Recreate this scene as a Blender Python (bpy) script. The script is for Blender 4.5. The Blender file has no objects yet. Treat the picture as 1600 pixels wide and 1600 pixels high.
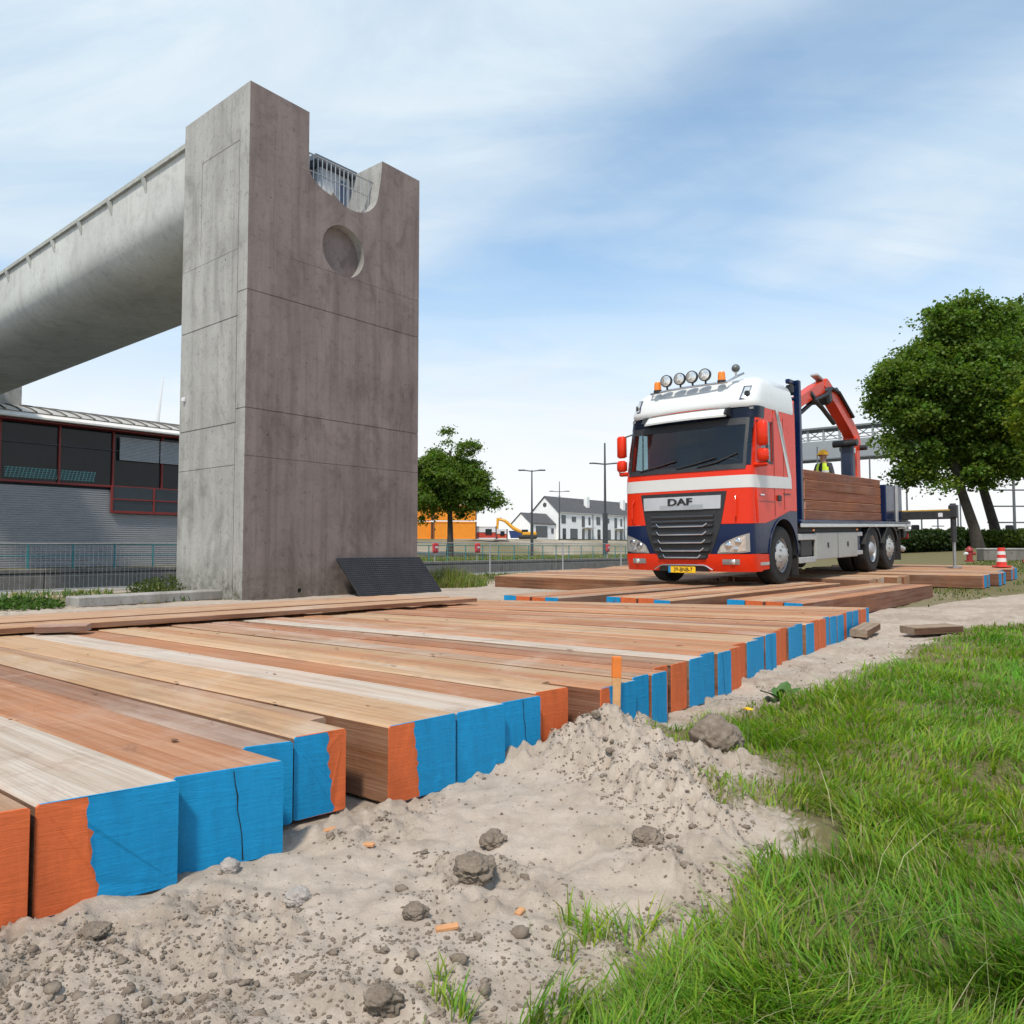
import bpy, bmesh, math, random
import numpy as np
from mathutils import Vector, Matrix, Euler

S = bpy.context.scene
COL = S.collection
R = math.radians

# ------------------------------------------------------------------ camera
ZC = 0.92
cam = bpy.data.cameras.new('camera'); cam_o = bpy.data.objects.new('camera', cam); COL.objects.link(cam_o)
cam.sensor_width = 36; cam.lens = 36 * 1186 / 1600
cam.clip_start = 0.05; cam.clip_end = 6000
cam_o.location = (0, 0, ZC); cam_o.rotation_euler = (R(90 + 2.7), 0, 0)
S.camera = cam_o
# ------------------------------------------------------------------ world
SUN = Vector((-0.18, -0.62, 0.95)).normalized()
W = bpy.data.worlds.new('World'); S.world = W; W.use_nodes = True
nt = W.node_tree; nt.nodes.clear()
def wn(t, **k):
    n = nt.nodes.new(t)
    for a, b in k.items(): setattr(n, a, b)
    return n
def wmath(op, a, b=None, clamp=False):
    n = wn('ShaderNodeMath', operation=op, use_clamp=clamp)
    for i, v in enumerate((a, b)):
        if v is None: continue
        if isinstance(v, (int, float)): n.inputs[i].default_value = v
        else: nt.links.new(v, n.inputs[i])
    return n.outputs[0]
sky = wn('ShaderNodeTexSky'); sky.sky_type = 'NISHITA'; sky.sun_disc = False
sky.sun_elevation = math.asin(SUN.z); sky.sun_rotation = math.atan2(SUN.x, SUN.y)
sky.altitude = 0; sky.air_density = 1.0; sky.dust_density = 0.3; sky.ozone_density = 1.0
tc = wn('ShaderNodeTexCoord'); sep = wn('ShaderNodeSeparateXYZ'); nt.links.new(tc.outputs['Generated'], sep.inputs[0])
zz = wmath('MAXIMUM', sep.outputs[2], 0.0)
den = wmath('ADD', zz, 0.42)
px = wmath('DIVIDE', sep.outputs[0], den); py = wmath('DIVIDE', sep.outputs[1], den)
comb = wn('ShaderNodeCombineXYZ'); nt.links.new(px, comb.inputs[0]); nt.links.new(py, comb.inputs[1])
def wnoise(scale, detail, rough, dist, off, rot=0.0, sc=(1, 1, 1)):
    mp = wn('ShaderNodeMapping'); mp.inputs['Location'].default_value = off
    mp.inputs['Rotation'].default_value = (0, 0, rot); mp.inputs['Scale'].default_value = sc
    nt.links.new(comb.outputs[0], mp.inputs[0])
    n = wn('ShaderNodeTexNoise'); n.inputs['Scale'].default_value = scale; n.inputs['Detail'].default_value = detail
    n.inputs['Roughness'].default_value = rough; n.inputs['Distortion'].default_value = dist
    nt.links.new(mp.outputs[0], n.inputs['Vector']); return n.outputs[0]
def wramp(v, a, b):
    m = wn('ShaderNodeMapRange'); m.interpolation_type = 'SMOOTHSTEP'
    m.inputs[1].default_value = a; m.inputs[2].default_value = b; nt.links.new(v, m.inputs[0]); return m.outputs[0]
c1 = wramp(wnoise(0.62, 7, 0.50, 0.7, (0.70, 2.80, 0), 0.9, (1.0, 1.45, 1)), 0.37, 0.58)
c2 = wramp(wnoise(2.0, 9, 0.60, 0.9, (1.3, 4.2, 0), 0.9, (0.8, 1.7, 1)), 0.36, 0.76)
hz = wramp(zz, 0.50, 0.10)
cl = wmath('ADD', wmath('MULTIPLY', c1, 0.80), wmath('MULTIPLY', c2, 0.24))
cl = wmath('ADD', wmath('MULTIPLY', cl, 0.84), 0.18, True)
cl = wmath('MAXIMUM', cl, wmath('MULTIPLY', hz, 0.98))
grey = wramp(wnoise(2.2, 7, 0.58, 0.8, (7.1, 0.4, 0), 0.2, (0.6, 2.6, 1)), 0.30, 0.62)
cc = wn('ShaderNodeMix', data_type='RGBA'); cc.inputs[6].default_value = (0.64, 0.815, 0.98, 1); cc.inputs[7].default_value = (0.84, 0.955, 1.04, 1)
nt.links.new(grey, cc.inputs[0])
bg1 = wn('ShaderNodeBackground'); bg1.inputs[1].default_value = 0.15; tn = wn('ShaderNodeMix', data_type='RGBA', blend_type='MULTIPLY'); tn.inputs[0].default_value = 1; tn.inputs[7].default_value = (.86, 1.06, 1.08, 1); nt.links.new(sky.outputs[0], tn.inputs[6]); nt.links.new(tn.outputs[2], bg1.inputs[0])
bg2 = wn('ShaderNodeBackground'); bg2.inputs[1].default_value = 0.72; hw = wn('ShaderNodeMix', data_type='RGBA'); hw.inputs[7].default_value = (1.06, 1.07, 1.08, 1); nt.links.new(wramp(zz, 0.40, 0.03), hw.inputs[0]); nt.links.new(cc.outputs[2], hw.inputs[6]); nt.links.new(hw.outputs[2], bg2.inputs[0])
mixs = wn('ShaderNodeMixShader'); nt.links.new(cl, mixs.inputs[0]); nt.links.new(bg1.outputs[0], mixs.inputs[1]); nt.links.new(bg2.outputs[0], mixs.inputs[2])
wo = wn('ShaderNodeOutputWorld'); nt.links.new(mixs.outputs[0], wo.inputs[0])
# ------------------------------------------------------------------ sun
sl = bpy.data.lights.new('sun', 'SUN'); sl.energy = 2.9; sl.angle = R(6); sl.color = (1.0, 0.93, 0.83)
so = bpy.data.objects.new('sun', sl); COL.objects.link(so); so.rotation_euler = SUN.to_track_quat('Z', 'Y').to_euler()
# ------------------------------------------------------------------ exposure / render
S.view_settings.view_transform = 'Standard'; S.view_settings.look = 'None'
S.view_settings.exposure = 0.38; S.view_settings.gamma = 1.0; S.view_settings.use_curve_mapping = False
S.render.engine = 'CYCLES'; S.cycles.use_denoising = True; S.cycles.max_bounces = 5; S.cycles.diffuse_bounces = 3; S.cycles.glossy_bounces = 3; S.cycles.transmission_bounces = 3; S.cycles.transparent_max_bounces = 8; S.cycles.adaptive_threshold = 0.02

# ================================================================== helpers
def srgb(r, g, b):
    return tuple(((c / 255) / 12.92 if c / 255 <= 0.04045 else ((c / 255 + 0.055) / 1.055) ** 2.4) for c in (r, g, b))
def tag(o, label=None, cat=None, group=None, kind=None):
    if label: o['label'] = label
    if cat: o['category'] = cat
    if group: o['group'] = group
    if kind: o['kind'] = kind
    return o
def empty(name, loc=(0, 0, 0), rot=(0, 0, 0), parent=None):
    o = bpy.data.objects.new(name, None); COL.objects.link(o); o.location = loc; o.rotation_euler = rot
    o.empty_display_size = 0.1
    if parent: o.parent = parent
    return o
def link(name, me, parent=None, loc=None):
    o = bpy.data.objects.new(name, me); COL.objects.link(o)
    if parent: o.parent = parent
    if loc: o.location = loc
    return o
def frame_from(z):
    z = Vector(z).normalized(); a = Vector((0, 0, 1)) if abs(z.z) < 0.95 else Vector((1, 0, 0))
    x = a.cross(z).normalized(); return x, z.cross(x), z
class MB:
    def __init__(s): s.v = []; s.f = []; s.m = []
    def add(s, vs, fs, mi=0):
        b = len(s.v); s.v += [tuple(v) for v in vs]
        s.f += [tuple(i + b for i in f) for f in fs]; s.m += [mi] * len(fs); return s
    def box(s, c, d, bev=0.0, rot=None, mi=0):
        hx, hy, hz_ = d[0] / 2, d[1] / 2, d[2] / 2; c = Vector(c)
        M_ = rot if isinstance(rot, Matrix) else (Euler(rot).to_matrix() if rot else Matrix.Identity(3))
        b = min(bev, hx * .95, hy * .95, hz_ * .95)
        if b <= 0:
            vs = [c + M_ @ Vector((x * hx, y * hy, z * hz_)) for x in (-1, 1) for y in (-1, 1) for z in (-1, 1)]
            return s.add(vs, [(0, 1, 3, 2), (4, 6, 7, 5), (0, 4, 5, 1), (2, 3, 7, 6), (0, 2, 6, 4), (1, 5, 7, 3)], mi)
        vs = []; idx = {}
        for x in (-1, 1):
            for y in (-1, 1):
                for z in (-1, 1):
                    for ax in range(3):
                        p = [x * (hx - b), y * (hy - b), z * (hz_ - b)]; p[ax] = (x, y, z)[ax] * (hx, hy, hz_)[ax]
                        idx[(x, y, z, ax)] = len(vs); vs.append(c + M_ @ Vector(p))
        fs = []
        for ax in range(3):
            o1, o2 = [(1, 2), (2, 0), (0, 1)][ax]
            for sg in (-1, 1):
                q = []
                for a, bb in ((-1, -1), (1, -1), (1, 1), (-1, 1)):
                    k = [0, 0, 0]; k[ax] = sg; k[o1] = a; k[o2] = bb; q.append(idx[(k[0], k[1], k[2], ax)])
                fs.append(tuple(q if sg > 0 else q[::-1]))
            for a in (-1, 1):
                for bb in (-1, 1):
                    k0 = [0, 0, 0]; k0[o1] = a; k0[o2] = bb; k1 = k0[:]; k0[ax] = -1; k1[ax] = 1
                    fs.append((idx[(*k0, o1)], idx[(*k1, o1)], idx[(*k1, o2)], idx[(*k0, o2)]))
        for x in (-1, 1):
            for y in (-1, 1):
                for z in (-1, 1): fs.append(tuple(idx[(x, y, z, a)] for a in range(3)))
        return s.add(vs, fs, mi)
    def cyl(s, p0, p1, r0, r1=None, n=12, mi=0, caps=True):
        r1 = r0 if r1 is None else r1; p0 = Vector(p0); p1 = Vector(p1); x, y, z = frame_from(p1 - p0); vs = []
        for p, r in ((p0, r0), (p1, r1)):
            for i in range(n):
                a = 2 * math.pi * i / n; vs.append(p + x * (r * math.cos(a)) + y * (r * math.sin(a)))
        fs = [(i, (i + 1) % n, n + (i + 1) % n, n + i) for i in range(n)]
        if caps: fs += [tuple(range(n))[::-1], tuple(range(n, 2 * n))]
        return s.add(vs, fs, mi)
    def tube(s, pts, r, n=8, mi=0):
        pts = [Vector(p) for p in pts]; rs = r if isinstance(r, (list, tuple)) else [r] * len(pts); vs = []
        for i, p in enumerate(pts):
            d = pts[min(i + 1, len(pts) - 1)] - pts[max(i - 1, 0)]; x, y, z = frame_from(d)
            for k in range(n):
                a = 2 * math.pi * k / n; vs.append(p + x * (rs[i] * math.cos(a)) + y * (rs[i] * math.sin(a)))
        fs = [(i * n + k, i * n + (k + 1) % n, (i + 1) * n + (k + 1) % n, (i + 1) * n + k) for i in range(len(pts) - 1) for k in range(n)]
        fs += [tuple(range(n))[::-1], tuple(range((len(pts) - 1) * n, len(pts) * n))]
        return s.add(vs, fs, mi)
    def lathe(s, prof, c=(0, 0, 0), axis=(0, 0, 1), n=24, mi=0):
        x, y, z = frame_from(axis); c = Vector(c); vs = []
        for r, h in prof:
            for k in range(n):
                a = 2 * math.pi * k / n; vs.append(c + z * h + x * (r * math.cos(a)) + y * (r * math.sin(a)))
        fs = [(i * n + k, i * n + (k + 1) % n, (i + 1) * n + (k + 1) % n, (i + 1) * n + k) for i in range(len(prof) - 1) for k in range(n)]
        return s.add(vs, fs, mi)
    def prism(s, poly, o, u, v, w, mi=0):
        """polygon (a,b) in the plane o + a*u + b*v, extruded by vector w"""
        o, u, v, w = map(Vector, (o, u, v, w)); n = len(poly)
        vs = [o + u * a + v * b for a, b in poly]; vs += [p + w for p in vs]
        fs = [tuple(range(n))[::-1], tuple(range(n, 2 * n))] + [(i, (i + 1) % n, n + (i + 1) % n, n + i) for i in range(n)]
        return s.add(vs, fs, mi)
    def grid(s, P, mi=0, flip=False):
        """P: list of rows of points"""
        nr, nc = len(P), len(P[0]); vs = [p for r in P for p in r]
        fs = [(i * nc + j, i * nc + j + 1, (i + 1) * nc + j + 1, (i + 1) * nc + j) for i in range(nr - 1) for j in range(nc - 1)]
        if flip: fs = [f[::-1] for f in fs]
        return s.add(vs, fs, mi)
    def mesh(s, name, mats, smooth=None):
        me = bpy.data.meshes.new(name); me.from_pydata(s.v, [], s.f)
        mats = mats if isinstance(mats, (list, tuple)) else [mats]
        for m in mats: me.materials.append(m)
        if len(mats) > 1: me.polygons.foreach_set('material_index', s.m)
        bm = bmesh.new(); bm.from_mesh(me); bmesh.ops.recalc_face_normals(bm, faces=bm.faces); bm.to_mesh(me); bm.free()
        if smooth is not None:
            me.polygons.foreach_set('use_smooth', [True] * len(me.polygons)); me.set_sharp_from_angle(angle=R(smooth))
        me.update(); return me
    def build(s, name, mats, parent=None, smooth=None, loc=None):
        return link(name, s.mesh(name, mats, smooth), parent, loc)
def raw_mesh(name, verts, faces_flat, sizes, mats, mat_idx=None, colors=None, smooth=False):
    me = bpy.data.meshes.new(name); me.vertices.add(len(verts)); me.vertices.foreach_set('co', np.asarray(verts, np.float32).ravel())
    sizes = np.asarray(sizes, np.int32); me.loops.add(int(sizes.sum())); me.loops.foreach_set('vertex_index', np.asarray(faces_flat, np.int32).ravel())
    me.polygons.add(len(sizes)); st = np.zeros(len(sizes), np.int32); st[1:] = np.cumsum(sizes)[:-1]
    me.polygons.foreach_set('loop_start', st); me.polygons.foreach_set('loop_total', sizes)
    for m in (mats if isinstance(mats, (list, tuple)) else [mats]): me.materials.append(m)
    if mat_idx is not None: me.polygons.foreach_set('material_index', np.asarray(mat_idx, np.int32))
    me.update(calc_edges=True); me.validate()
    if colors is not None:
        a = me.color_attributes.new('Col', 'FLOAT_COLOR', 'POINT'); a.data.foreach_set('color', np.asarray(colors, np.float32).ravel())
    if smooth: me.polygons.foreach_set('use_smooth', np.ones(len(me.polygons), bool))
    return me
def copy_tree(o, parent=None):
    c = o.copy(); COL.objects.link(c); c.parent = parent
    for ch in list(o.children): copy_tree(ch, c)
    return c
def text_mesh(name, body, size, extrude, mat, parent, loc, rot, sx=1.0, bold=0.0):
    cu = bpy.data.curves.new(name, 'FONT'); cu.body = body; cu.size = size; cu.extrude = extrude; cu.align_x = 'CENTER'; cu.align_y = 'CENTER'; cu.offset = bold
    t = bpy.data.objects.new(name, cu); COL.objects.link(t)
    me = bpy.data.meshes.new_from_object(t.evaluated_get(bpy.context.evaluated_depsgraph_get())); me.name = name
    bpy.data.objects.remove(t); bpy.data.curves.remove(cu); me.materials.clear(); me.materials.append(mat)
    me.transform(Matrix.Diagonal((sx, 1, 1, 1)))
    o = link(name, me, parent, loc); o.rotation_euler = rot; return o
# ---- numpy noise
def _h(ix, iy, seed):
    n = (ix.astype(np.int64) * 374761393 + iy.astype(np.int64) * 668265263 + seed * 974711) & 0xffffffff
    n = ((n ^ (n >> 13)) * 1274126177) & 0xffffffff
    return ((n ^ (n >> 16)) & 0xffff) / 65535.0
def vnoise(x, y, seed=0):
    ix = np.floor(x); iy = np.floor(y); fx = x - ix; fy = y - iy; fx = fx * fx * (3 - 2 * fx); fy = fy * fy * (3 - 2 * fy)
    a = _h(ix, iy, seed); b = _h(ix + 1, iy, seed); c = _h(ix, iy + 1, seed); d = _h(ix + 1, iy + 1, seed)
    return (a + (b - a) * fx) * (1 - fy) + (c + (d - c) * fx) * fy
def fbm(x, y, sc, oct=4, seed=0, gain=.5):
    s = np.zeros_like(x, dtype=float); a = 1.0; t = 0
    for i in range(oct):
        s += a * vnoise(x * sc + 13.7 * i, y * sc - 7.1 * i, seed + i); t += a; a *= gain; sc *= 2.03
    return s / t
def sstep(x, a, b):
    t = np.clip((x - a) / (b - a), 0, 1); return t * t * (3 - 2 * t)
def in_poly(x, y, poly):
    ins = np.zeros(x.shape, bool); n = len(poly)
    for i in range(n):
        x0, y0 = poly[i]; x1, y1 = poly[(i + 1) % n]
        c = ((y0 > y) != (y1 > y)) & (x < (x1 - x0) * (y - y0) / ((y1 - y0) + 1e-12) + x0); ins ^= c
    return ins

# ================================================================== materials
class NT:
    def __init__(s, name):
        s.m = bpy.data.materials.new(name); s.m.use_nodes = True; s.t = s.m.node_tree; s.t.nodes.clear()
        s.out = s.n('ShaderNodeOutputMaterial'); s.p = s.n('ShaderNodeBsdfPrincipled'); s.l(s.p.outputs[0], s.out.inputs[0])
    def n(s, t, **k):
        x = s.t.nodes.new(t)
        for a, b in k.items(): setattr(x, a, b)
        return x
    def l(s, a, b): s.t.links.new(a, b)
    def set(s, inp, v):
        if isinstance(v, (int, float)): inp.default_value = v
        elif isinstance(v, (tuple, list)): inp.default_value = (*v, 1) if len(v) == 3 and inp.type == 'RGBA' else v
        else: s.l(v, inp)
    def coord(s, kind='Object', scale=(1, 1, 1), rot=(0, 0, 0)):
        if kind == 'World':
            g = s.n('ShaderNodeNewGeometry'); o = g.outputs['Position']
        else: o = s.n('ShaderNodeTexCoord').outputs[kind]
        mp = s.n('ShaderNodeMapping'); mp.inputs['Scale'].default_value = scale; mp.inputs['Rotation'].default_value = rot; s.l(o, mp.inputs[0]); return mp.outputs[0]
    def noise(s, vec, scale=5, detail=4, rough=.55, dist=0):
        x = s.n('ShaderNodeTexNoise'); s.l(vec, x.inputs['Vector']); x.inputs['Scale'].default_value = scale; x.inputs['Detail'].default_value = detail
        x.inputs['Roughness'].default_value = rough; x.inputs['Distortion'].default_value = dist; return x.outputs[0]
    def ramp(s, v, a, b, lo=0.0, hi=1.0):
        x = s.n('ShaderNodeMapRange'); x.inputs[1].default_value = a; x.inputs[2].default_value = b; x.inputs[3].default_value = lo; x.inputs[4].default_value = hi
        s.l(v, x.inputs[0]); return x.outputs[0]
    def mix(s, f, a, b, blend='MIX'):
        x = s.n('ShaderNodeMix', data_type='RGBA', blend_type=blend); s.set(x.inputs[0], f); s.set(x.inputs[6], a); s.set(x.inputs[7], b); return x.outputs[2]
    def math(s, op, a, b=0.0):
        x = s.n('ShaderNodeMath', operation=op); s.set(x.inputs[0], a); s.set(x.inputs[1], b); return x.outputs[0]
    def bump(s, h, strength=.4, dist=.01):
        x = s.n('ShaderNodeBump'); x.inputs['Strength'].default_value = strength; x.inputs['Distance'].default_value = dist; s.l(h, x.inputs['Height']); s.l(x.outputs[0], s.p.inputs['Normal']); return x
    def fin(s, col=None, rough=.6, metal=0.0, spec=.5, coat=0.0):
        if col is not None: s.set(s.p.inputs['Base Color'], col)
        s.set(s.p.inputs['Roughness'], rough); s.p.inputs['Metallic'].default_value = metal; s.p.inputs['Specular IOR Level'].default_value = spec
        s.p.inputs['Coat Weight'].default_value = coat; s.p.inputs['Coat Roughness'].default_value = .05; return s.m
MATS = {}
def M(name, col, rough=.55, metal=0.0, var=.12, vs=4.0, bump=0.0, bs=60.0, coat=0.0, spec=.5, dirt=0.0):
    if name in MATS: return MATS[name]
    k = NT(name); vec = k.coord('Object'); nz = k.noise(vec, vs, 5)
    c = k.mix(k.ramp(nz, .25, .75), tuple(max(0, x * (1 - var)) for x in col), tuple(min(1, x * (1 + var)) for x in col))
    if dirt:
        c = k.mix(k.ramp(k.noise(vec, vs * 2.7, 6, .65), .52, .78, 0, dirt), c, (.16, .13, .10))
    if bump: k.bump(k.noise(vec, bs, 3), bump, .004)
    MATS[name] = k.fin(c, rough, metal, spec, coat); return MATS[name]
def wood_mat(name='timber', tint=None):
    k = NT(name); info = k.n('ShaderNodeObjectInfo'); rnd = info.outputs['Random']
    off = k.n('ShaderNodeVectorMath', operation='SCALE'); off.inputs[0].default_value = (17, 31, 23); k.l(rnd, off.inputs['Scale'])
    tcn = k.n('ShaderNodeTexCoord').outputs['Object']; ad = k.n('ShaderNodeVectorMath', operation='ADD'); k.l(tcn, ad.inputs[0]); k.l(off.outputs[0], ad.inputs[1])
    def st(sx, sy):
        mp = k.n('ShaderNodeMapping'); mp.inputs['Scale'].default_value = (sx, sy, sy); k.l(ad.outputs[0], mp.inputs[0]); return mp.outputs[0]
    g1 = k.noise(st(.7, 26), 1, 6, .62, .6); g2 = k.noise(st(2.2, 110), 1, 4, .6, .3); big = k.noise(st(.9, 3.2), 1, 4, .5, .4); fine = k.noise(st(9, 60), 1, 3, .7)
    base = info.outputs['Color'] if tint is None else k.mix(1.0, info.outputs['Color'], tint, 'MULTIPLY')
    dark = k.mix(1.0, base, (.68, .58, .50), 'MULTIPLY'); light = k.mix(.14, base, (.86, .74, .60))
    c = k.mix(k.ramp(g1, .30, .70), dark, light)
    c = k.mix(k.ramp(g2, .35, .72, .0, .36), c, k.mix(1.0, base, (.62, .50, .42), 'MULTIPLY'))
    c = k.mix(k.ramp(big, .50, .70, 0, .40), c, k.mix(.5, base, (.50, .20, .085)))
    c = k.mix(k.ramp(k.noise(st(.45, 1.6), 1, 5, .6, .8), .55, .72, 0, .45 if tint is None else .10), c, (.55, .49, .42))
    c = k.mix(k.ramp(k.noise(st(.35, 2.6), 1, 6, .65, 1.0), .56, .74, 0, .42), c, k.mix(1.0, base, (.50, .42, .38), 'MULTIPLY'))
    c = k.mix(k.ramp(k.noise(st(1.3, 9), 1, 6, .7, 1.2), .64, .76, 0, .55), c, (.12, .075, .05))
    c = k.mix(k.ramp(k.noise(st(45, 4), 1, 5, .65, .5), .50, .75, 0, .07 if tint is None else 0.0), c, (.75, .66, .56))
    wv = k.coord('World'); w1 = k.noise(wv, 1.1, 7, .66, .8); w2 = k.noise(wv, 3.3, 7, .7, .6); w3 = k.noise(wv, .7, 6, .62, .5)
    c = k.mix(k.ramp(w3, .50, .66, 0, .32), c, k.mix(.45, base, (.60, .24, .10)))
    c = k.mix(k.ramp(w1, .54, .70, 0, .34 if tint is None else .08), c, (.58, .49, .40)); c = k.mix(k.ramp(w2, .54, .72, 0, .50), c, (.22, .125, .075)); c = k.mix(k.ramp(k.noise(wv, 14, 6, .75, .4), .62, .76, 0, .45), c, (.17, .105, .068))
    ck = k.ramp(k.noise(st(.35, 30), 1, 3, .5, .5), .735, .755)
    c = k.mix(ck, c, (.05, .03, .02))
    h = k.math('ADD', k.math('MULTIPLY', g2, .6), k.math('MULTIPLY', g1, .8)); h = k.math('SUBTRACT', k.math('ADD', h, k.math('MULTIPLY', fine, .3)), k.math('MULTIPLY', ck, 1.2))
    k.bump(h, .60, .008); return k.fin(c, .78, spec=.25)
def paint_mat(name, col):
    k = NT(name); v = k.coord('Object', (10, 16, 5)); info = k.n('ShaderNodeObjectInfo')
    v2 = k.coord('Object', (6, 6, 6)); g = k.noise(v, 1, 5, .6, .9); b = k.noise(v2, 1, 5, .55, .3)
    c = k.mix(k.ramp(g, .3, .75), tuple(x * .84 for x in col), tuple(min(1, x * 1.12) for x in col))
    c = k.mix(k.ramp(b, .46, .74, 0, .42), c, tuple(x * .50 for x in col)); br = k.noise(k.coord('Object', (3, 22, 3), (R(-30), 0, 0)), 1, 6, .7, 1.4); c = k.mix(k.ramp(br, .55, .72, 0, .30), c, tuple(min(1, x * 1.25 + .02) for x in col))
    sc = k.ramp(k.noise(k.coord('Object', (14, 60, 14)), 1, 6, .7, .4), .70, .76, 0, .5)
    c = k.mix(sc, c, (.33, .20, .12))
    saw = k.noise(k.coord('Object', (1, 5, 55), (R(24), 0, 0)), 1, 6, .75, 1.2)
    k.bump(k.math('ADD', k.math('MULTIPLY', saw, .9), k.math('MULTIPLY', g, .8)), .55, .005)
    return k.fin(c, .62, spec=.35)
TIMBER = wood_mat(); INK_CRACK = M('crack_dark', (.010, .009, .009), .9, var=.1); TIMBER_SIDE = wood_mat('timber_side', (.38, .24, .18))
BLUE = paint_mat('paint_blue', (.002, .245, .50)); ORANGE = paint_mat('paint_orange', (.60, .125, .034))
def concrete_mat(name, col, stain, streak=.5, gscale=1.0, algae=0.0):
    k = NT(name); v = k.coord('Object', (1, 1, 1)); s1 = k.noise(k.coord('Object', (3.4, 3.4, .16)), 1, 7, .6, .3); s2 = k.noise(k.coord('Object', (13, 13, .5)), 1, 6, .65, .2)
    big = k.noise(v, .8 * gscale, 7, .62, .3); sp = k.noise(v, 26 * gscale, 5, .7); sp2 = k.noise(v, 7 * gscale, 6, .7)
    c = k.mix(k.ramp(big, .32, .68), tuple(x * .86 for x in col), tuple(min(1, x * 1.13) for x in col))
    c = k.mix(k.ramp(s1, .45, .70, 0, streak), c, stain)
    c = k.mix(k.ramp(s2, .52, .78, 0, streak * .8), c, tuple(x * .72 for x in stain))
    c = k.mix(k.ramp(s2, .42, .25, 0, .35), c, tuple(min(1, x * 1.25) for x in col))
    c = k.mix(k.ramp(sp2, .54, .70, 0, .50), c, tuple(x * .68 for x in stain)); c = k.mix(k.ramp(sp, .54, .72, 0, .50), c, tuple(x * .6 for x in stain))
    bl_ = k.noise(k.coord('Object', (1.0, 1.0, .55)), 1.6, 8, .68, .8); c = k.mix(k.ramp(bl_, .50, .68, 0, .55), c, tuple(x * .80 for x in stain)); c = k.mix(k.ramp(bl_, .44, .30, 0, .30), c, tuple(min(1, x * 1.3) for x in col))
    pit = k.ramp(k.noise(v, 60, 2, .5), .70, .76, 0, .5); c = k.mix(pit, c, tuple(x * .4 for x in stain))
    if algae:
        sep_ = k.n('ShaderNodeSeparateXYZ'); k.l(k.n('ShaderNodeTexCoord').outputs['Object'], sep_.inputs[0])
        low = k.ramp(sep_.outputs[2], .75, .0); f = k.math('MULTIPLY', low, k.ramp(sp2, .35, .6)); c = k.mix(k.math('MULTIPLY', f, algae), c, (.075, .072, .038))
    k.bump(k.math('ADD', k.math('MULTIPLY', sp, .5), k.math('MULTIPLY', s2, .5)), .35, .006)
    return k.fin(c, .88, spec=.2)
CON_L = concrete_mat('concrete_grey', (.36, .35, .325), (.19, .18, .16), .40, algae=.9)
CON_R = concrete_mat('concrete_stain_shade', (.225, .180, .163), (.110, .085, .076), .52, algae=.5)  # brown staining, base also darkened so the right-hand face keeps its shade
CON_B = concrete_mat('concrete_bank', (.21, .195, .17), (.105, .094, .078), .5)
CON_G = concrete_mat('concrete_pale', (.36, .34, .31), (.2, .18, .16), .3, 3)
GIRD = concrete_mat('girder_paint', (.50, .505, .47), (.43, .42, .38), .2, .4)
def car_paint(name, col, rough=.22):
    k = NT(name); v = k.coord('Object'); d = k.noise(v, 3.5, 6, .65)
    c = k.mix(k.ramp(d, .6, .9, 0, .05), col, (.25, .22, .19))
    return k.fin(c, k.ramp(d, .4, .8, rough, rough + .12), spec=.22, coat=.12)
RED = car_paint('paint_red', (.66, .030, .006)); WHITE = car_paint('paint_white', (.66, .67, .65)); NAVY = car_paint('paint_navy', (.005, .014, .052)); DKNAVY = car_paint('paint_dark_navy', (.005, .008, .018))
STRIPE = car_paint('paint_stripe', (.60, .60, .57)); CRANE_RED = car_paint('crane_red', (.62, .045, .012), .32)
BLACK = M('black_plastic', (.018, .019, .021), .5, var=.3, vs=9, dirt=.12); RUBBER = M('rubber', (.016, .016, .016), .82, var=.3, vs=14, bump=.3, bs=90, dirt=.25)
CHROME = M('chrome', (.62, .63, .65), .18, 1.0, .06); STEEL = M('steel', (.42, .43, .44), .38, .9, .15, 8); ALU = M('aluminium', (.46, .46, .445), .55, .45, .12, 6, dirt=.12)
SILVER = M('silver_panel', (.55, .56, .57), .28, .6, .06); GREYBOX = M('grey_locker', (.34, .335, .31), .48, .0, .10, 3, dirt=.25); GALV = M('galvanised', (.42, .43, .43), .45, .6, .15, 10)
DARKST = M('dark_steel', (.035, .035, .038), .55, .3, .3, 7, dirt=.2)
AMBER = M('amber_lens', (.85, .22, .01), .25, coat=.5); YPLATE = M('plate_yellow', (.85, .52, .01), .4, var=.03); EUBLUE = M('plate_blue', (.0, .22, .5), .4)
INK = M('ink_black', (.012, .012, .014), .35, var=.05)
LENS = M('lamp_lens', (.75, .74, .70), .12, .7, .25, 22); TEAL = M('paint_teal', (.03, .20, .205), .45, var=.2, vs=9)
def glass_mat(name, tint, refl_rough=.02, tr=.5):
    k = NT(name); g = k.n('ShaderNodeBsdfGlossy'); g.inputs['Roughness'].default_value = refl_rough; g.inputs[0].default_value = (.9, .95, 1, 1)
    t = k.n('ShaderNodeBsdfTransparent'); t.inputs[0].default_value = (*[x * tr for x in tint], 1); fr = k.n('ShaderNodeLayerWeight'); fr.inputs[0].default_value = .5
    mx = k.n('ShaderNodeMixShader'); k.l(k.ramp(k.math('POWER', fr.outputs['Facing'], 4.0), 0, 1, .05, .9), mx.inputs[0]); k.l(t.outputs[0], mx.inputs[1]); k.l(g.outputs[0], mx.inputs[2]); k.l(mx.outputs[0], k.out.inputs[0]); return k.m
GLASS = glass_mat('cab_glass', (.80, .92, .95), tr=.78)
DGLASS = M('dark_window', (.010, .014, .016), .06, var=.3, vs=2, spec=.28)
DGLASS2 = M('panel_window', (.02, .032, .04), .12, var=.3, vs=1, spec=.3)
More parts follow.
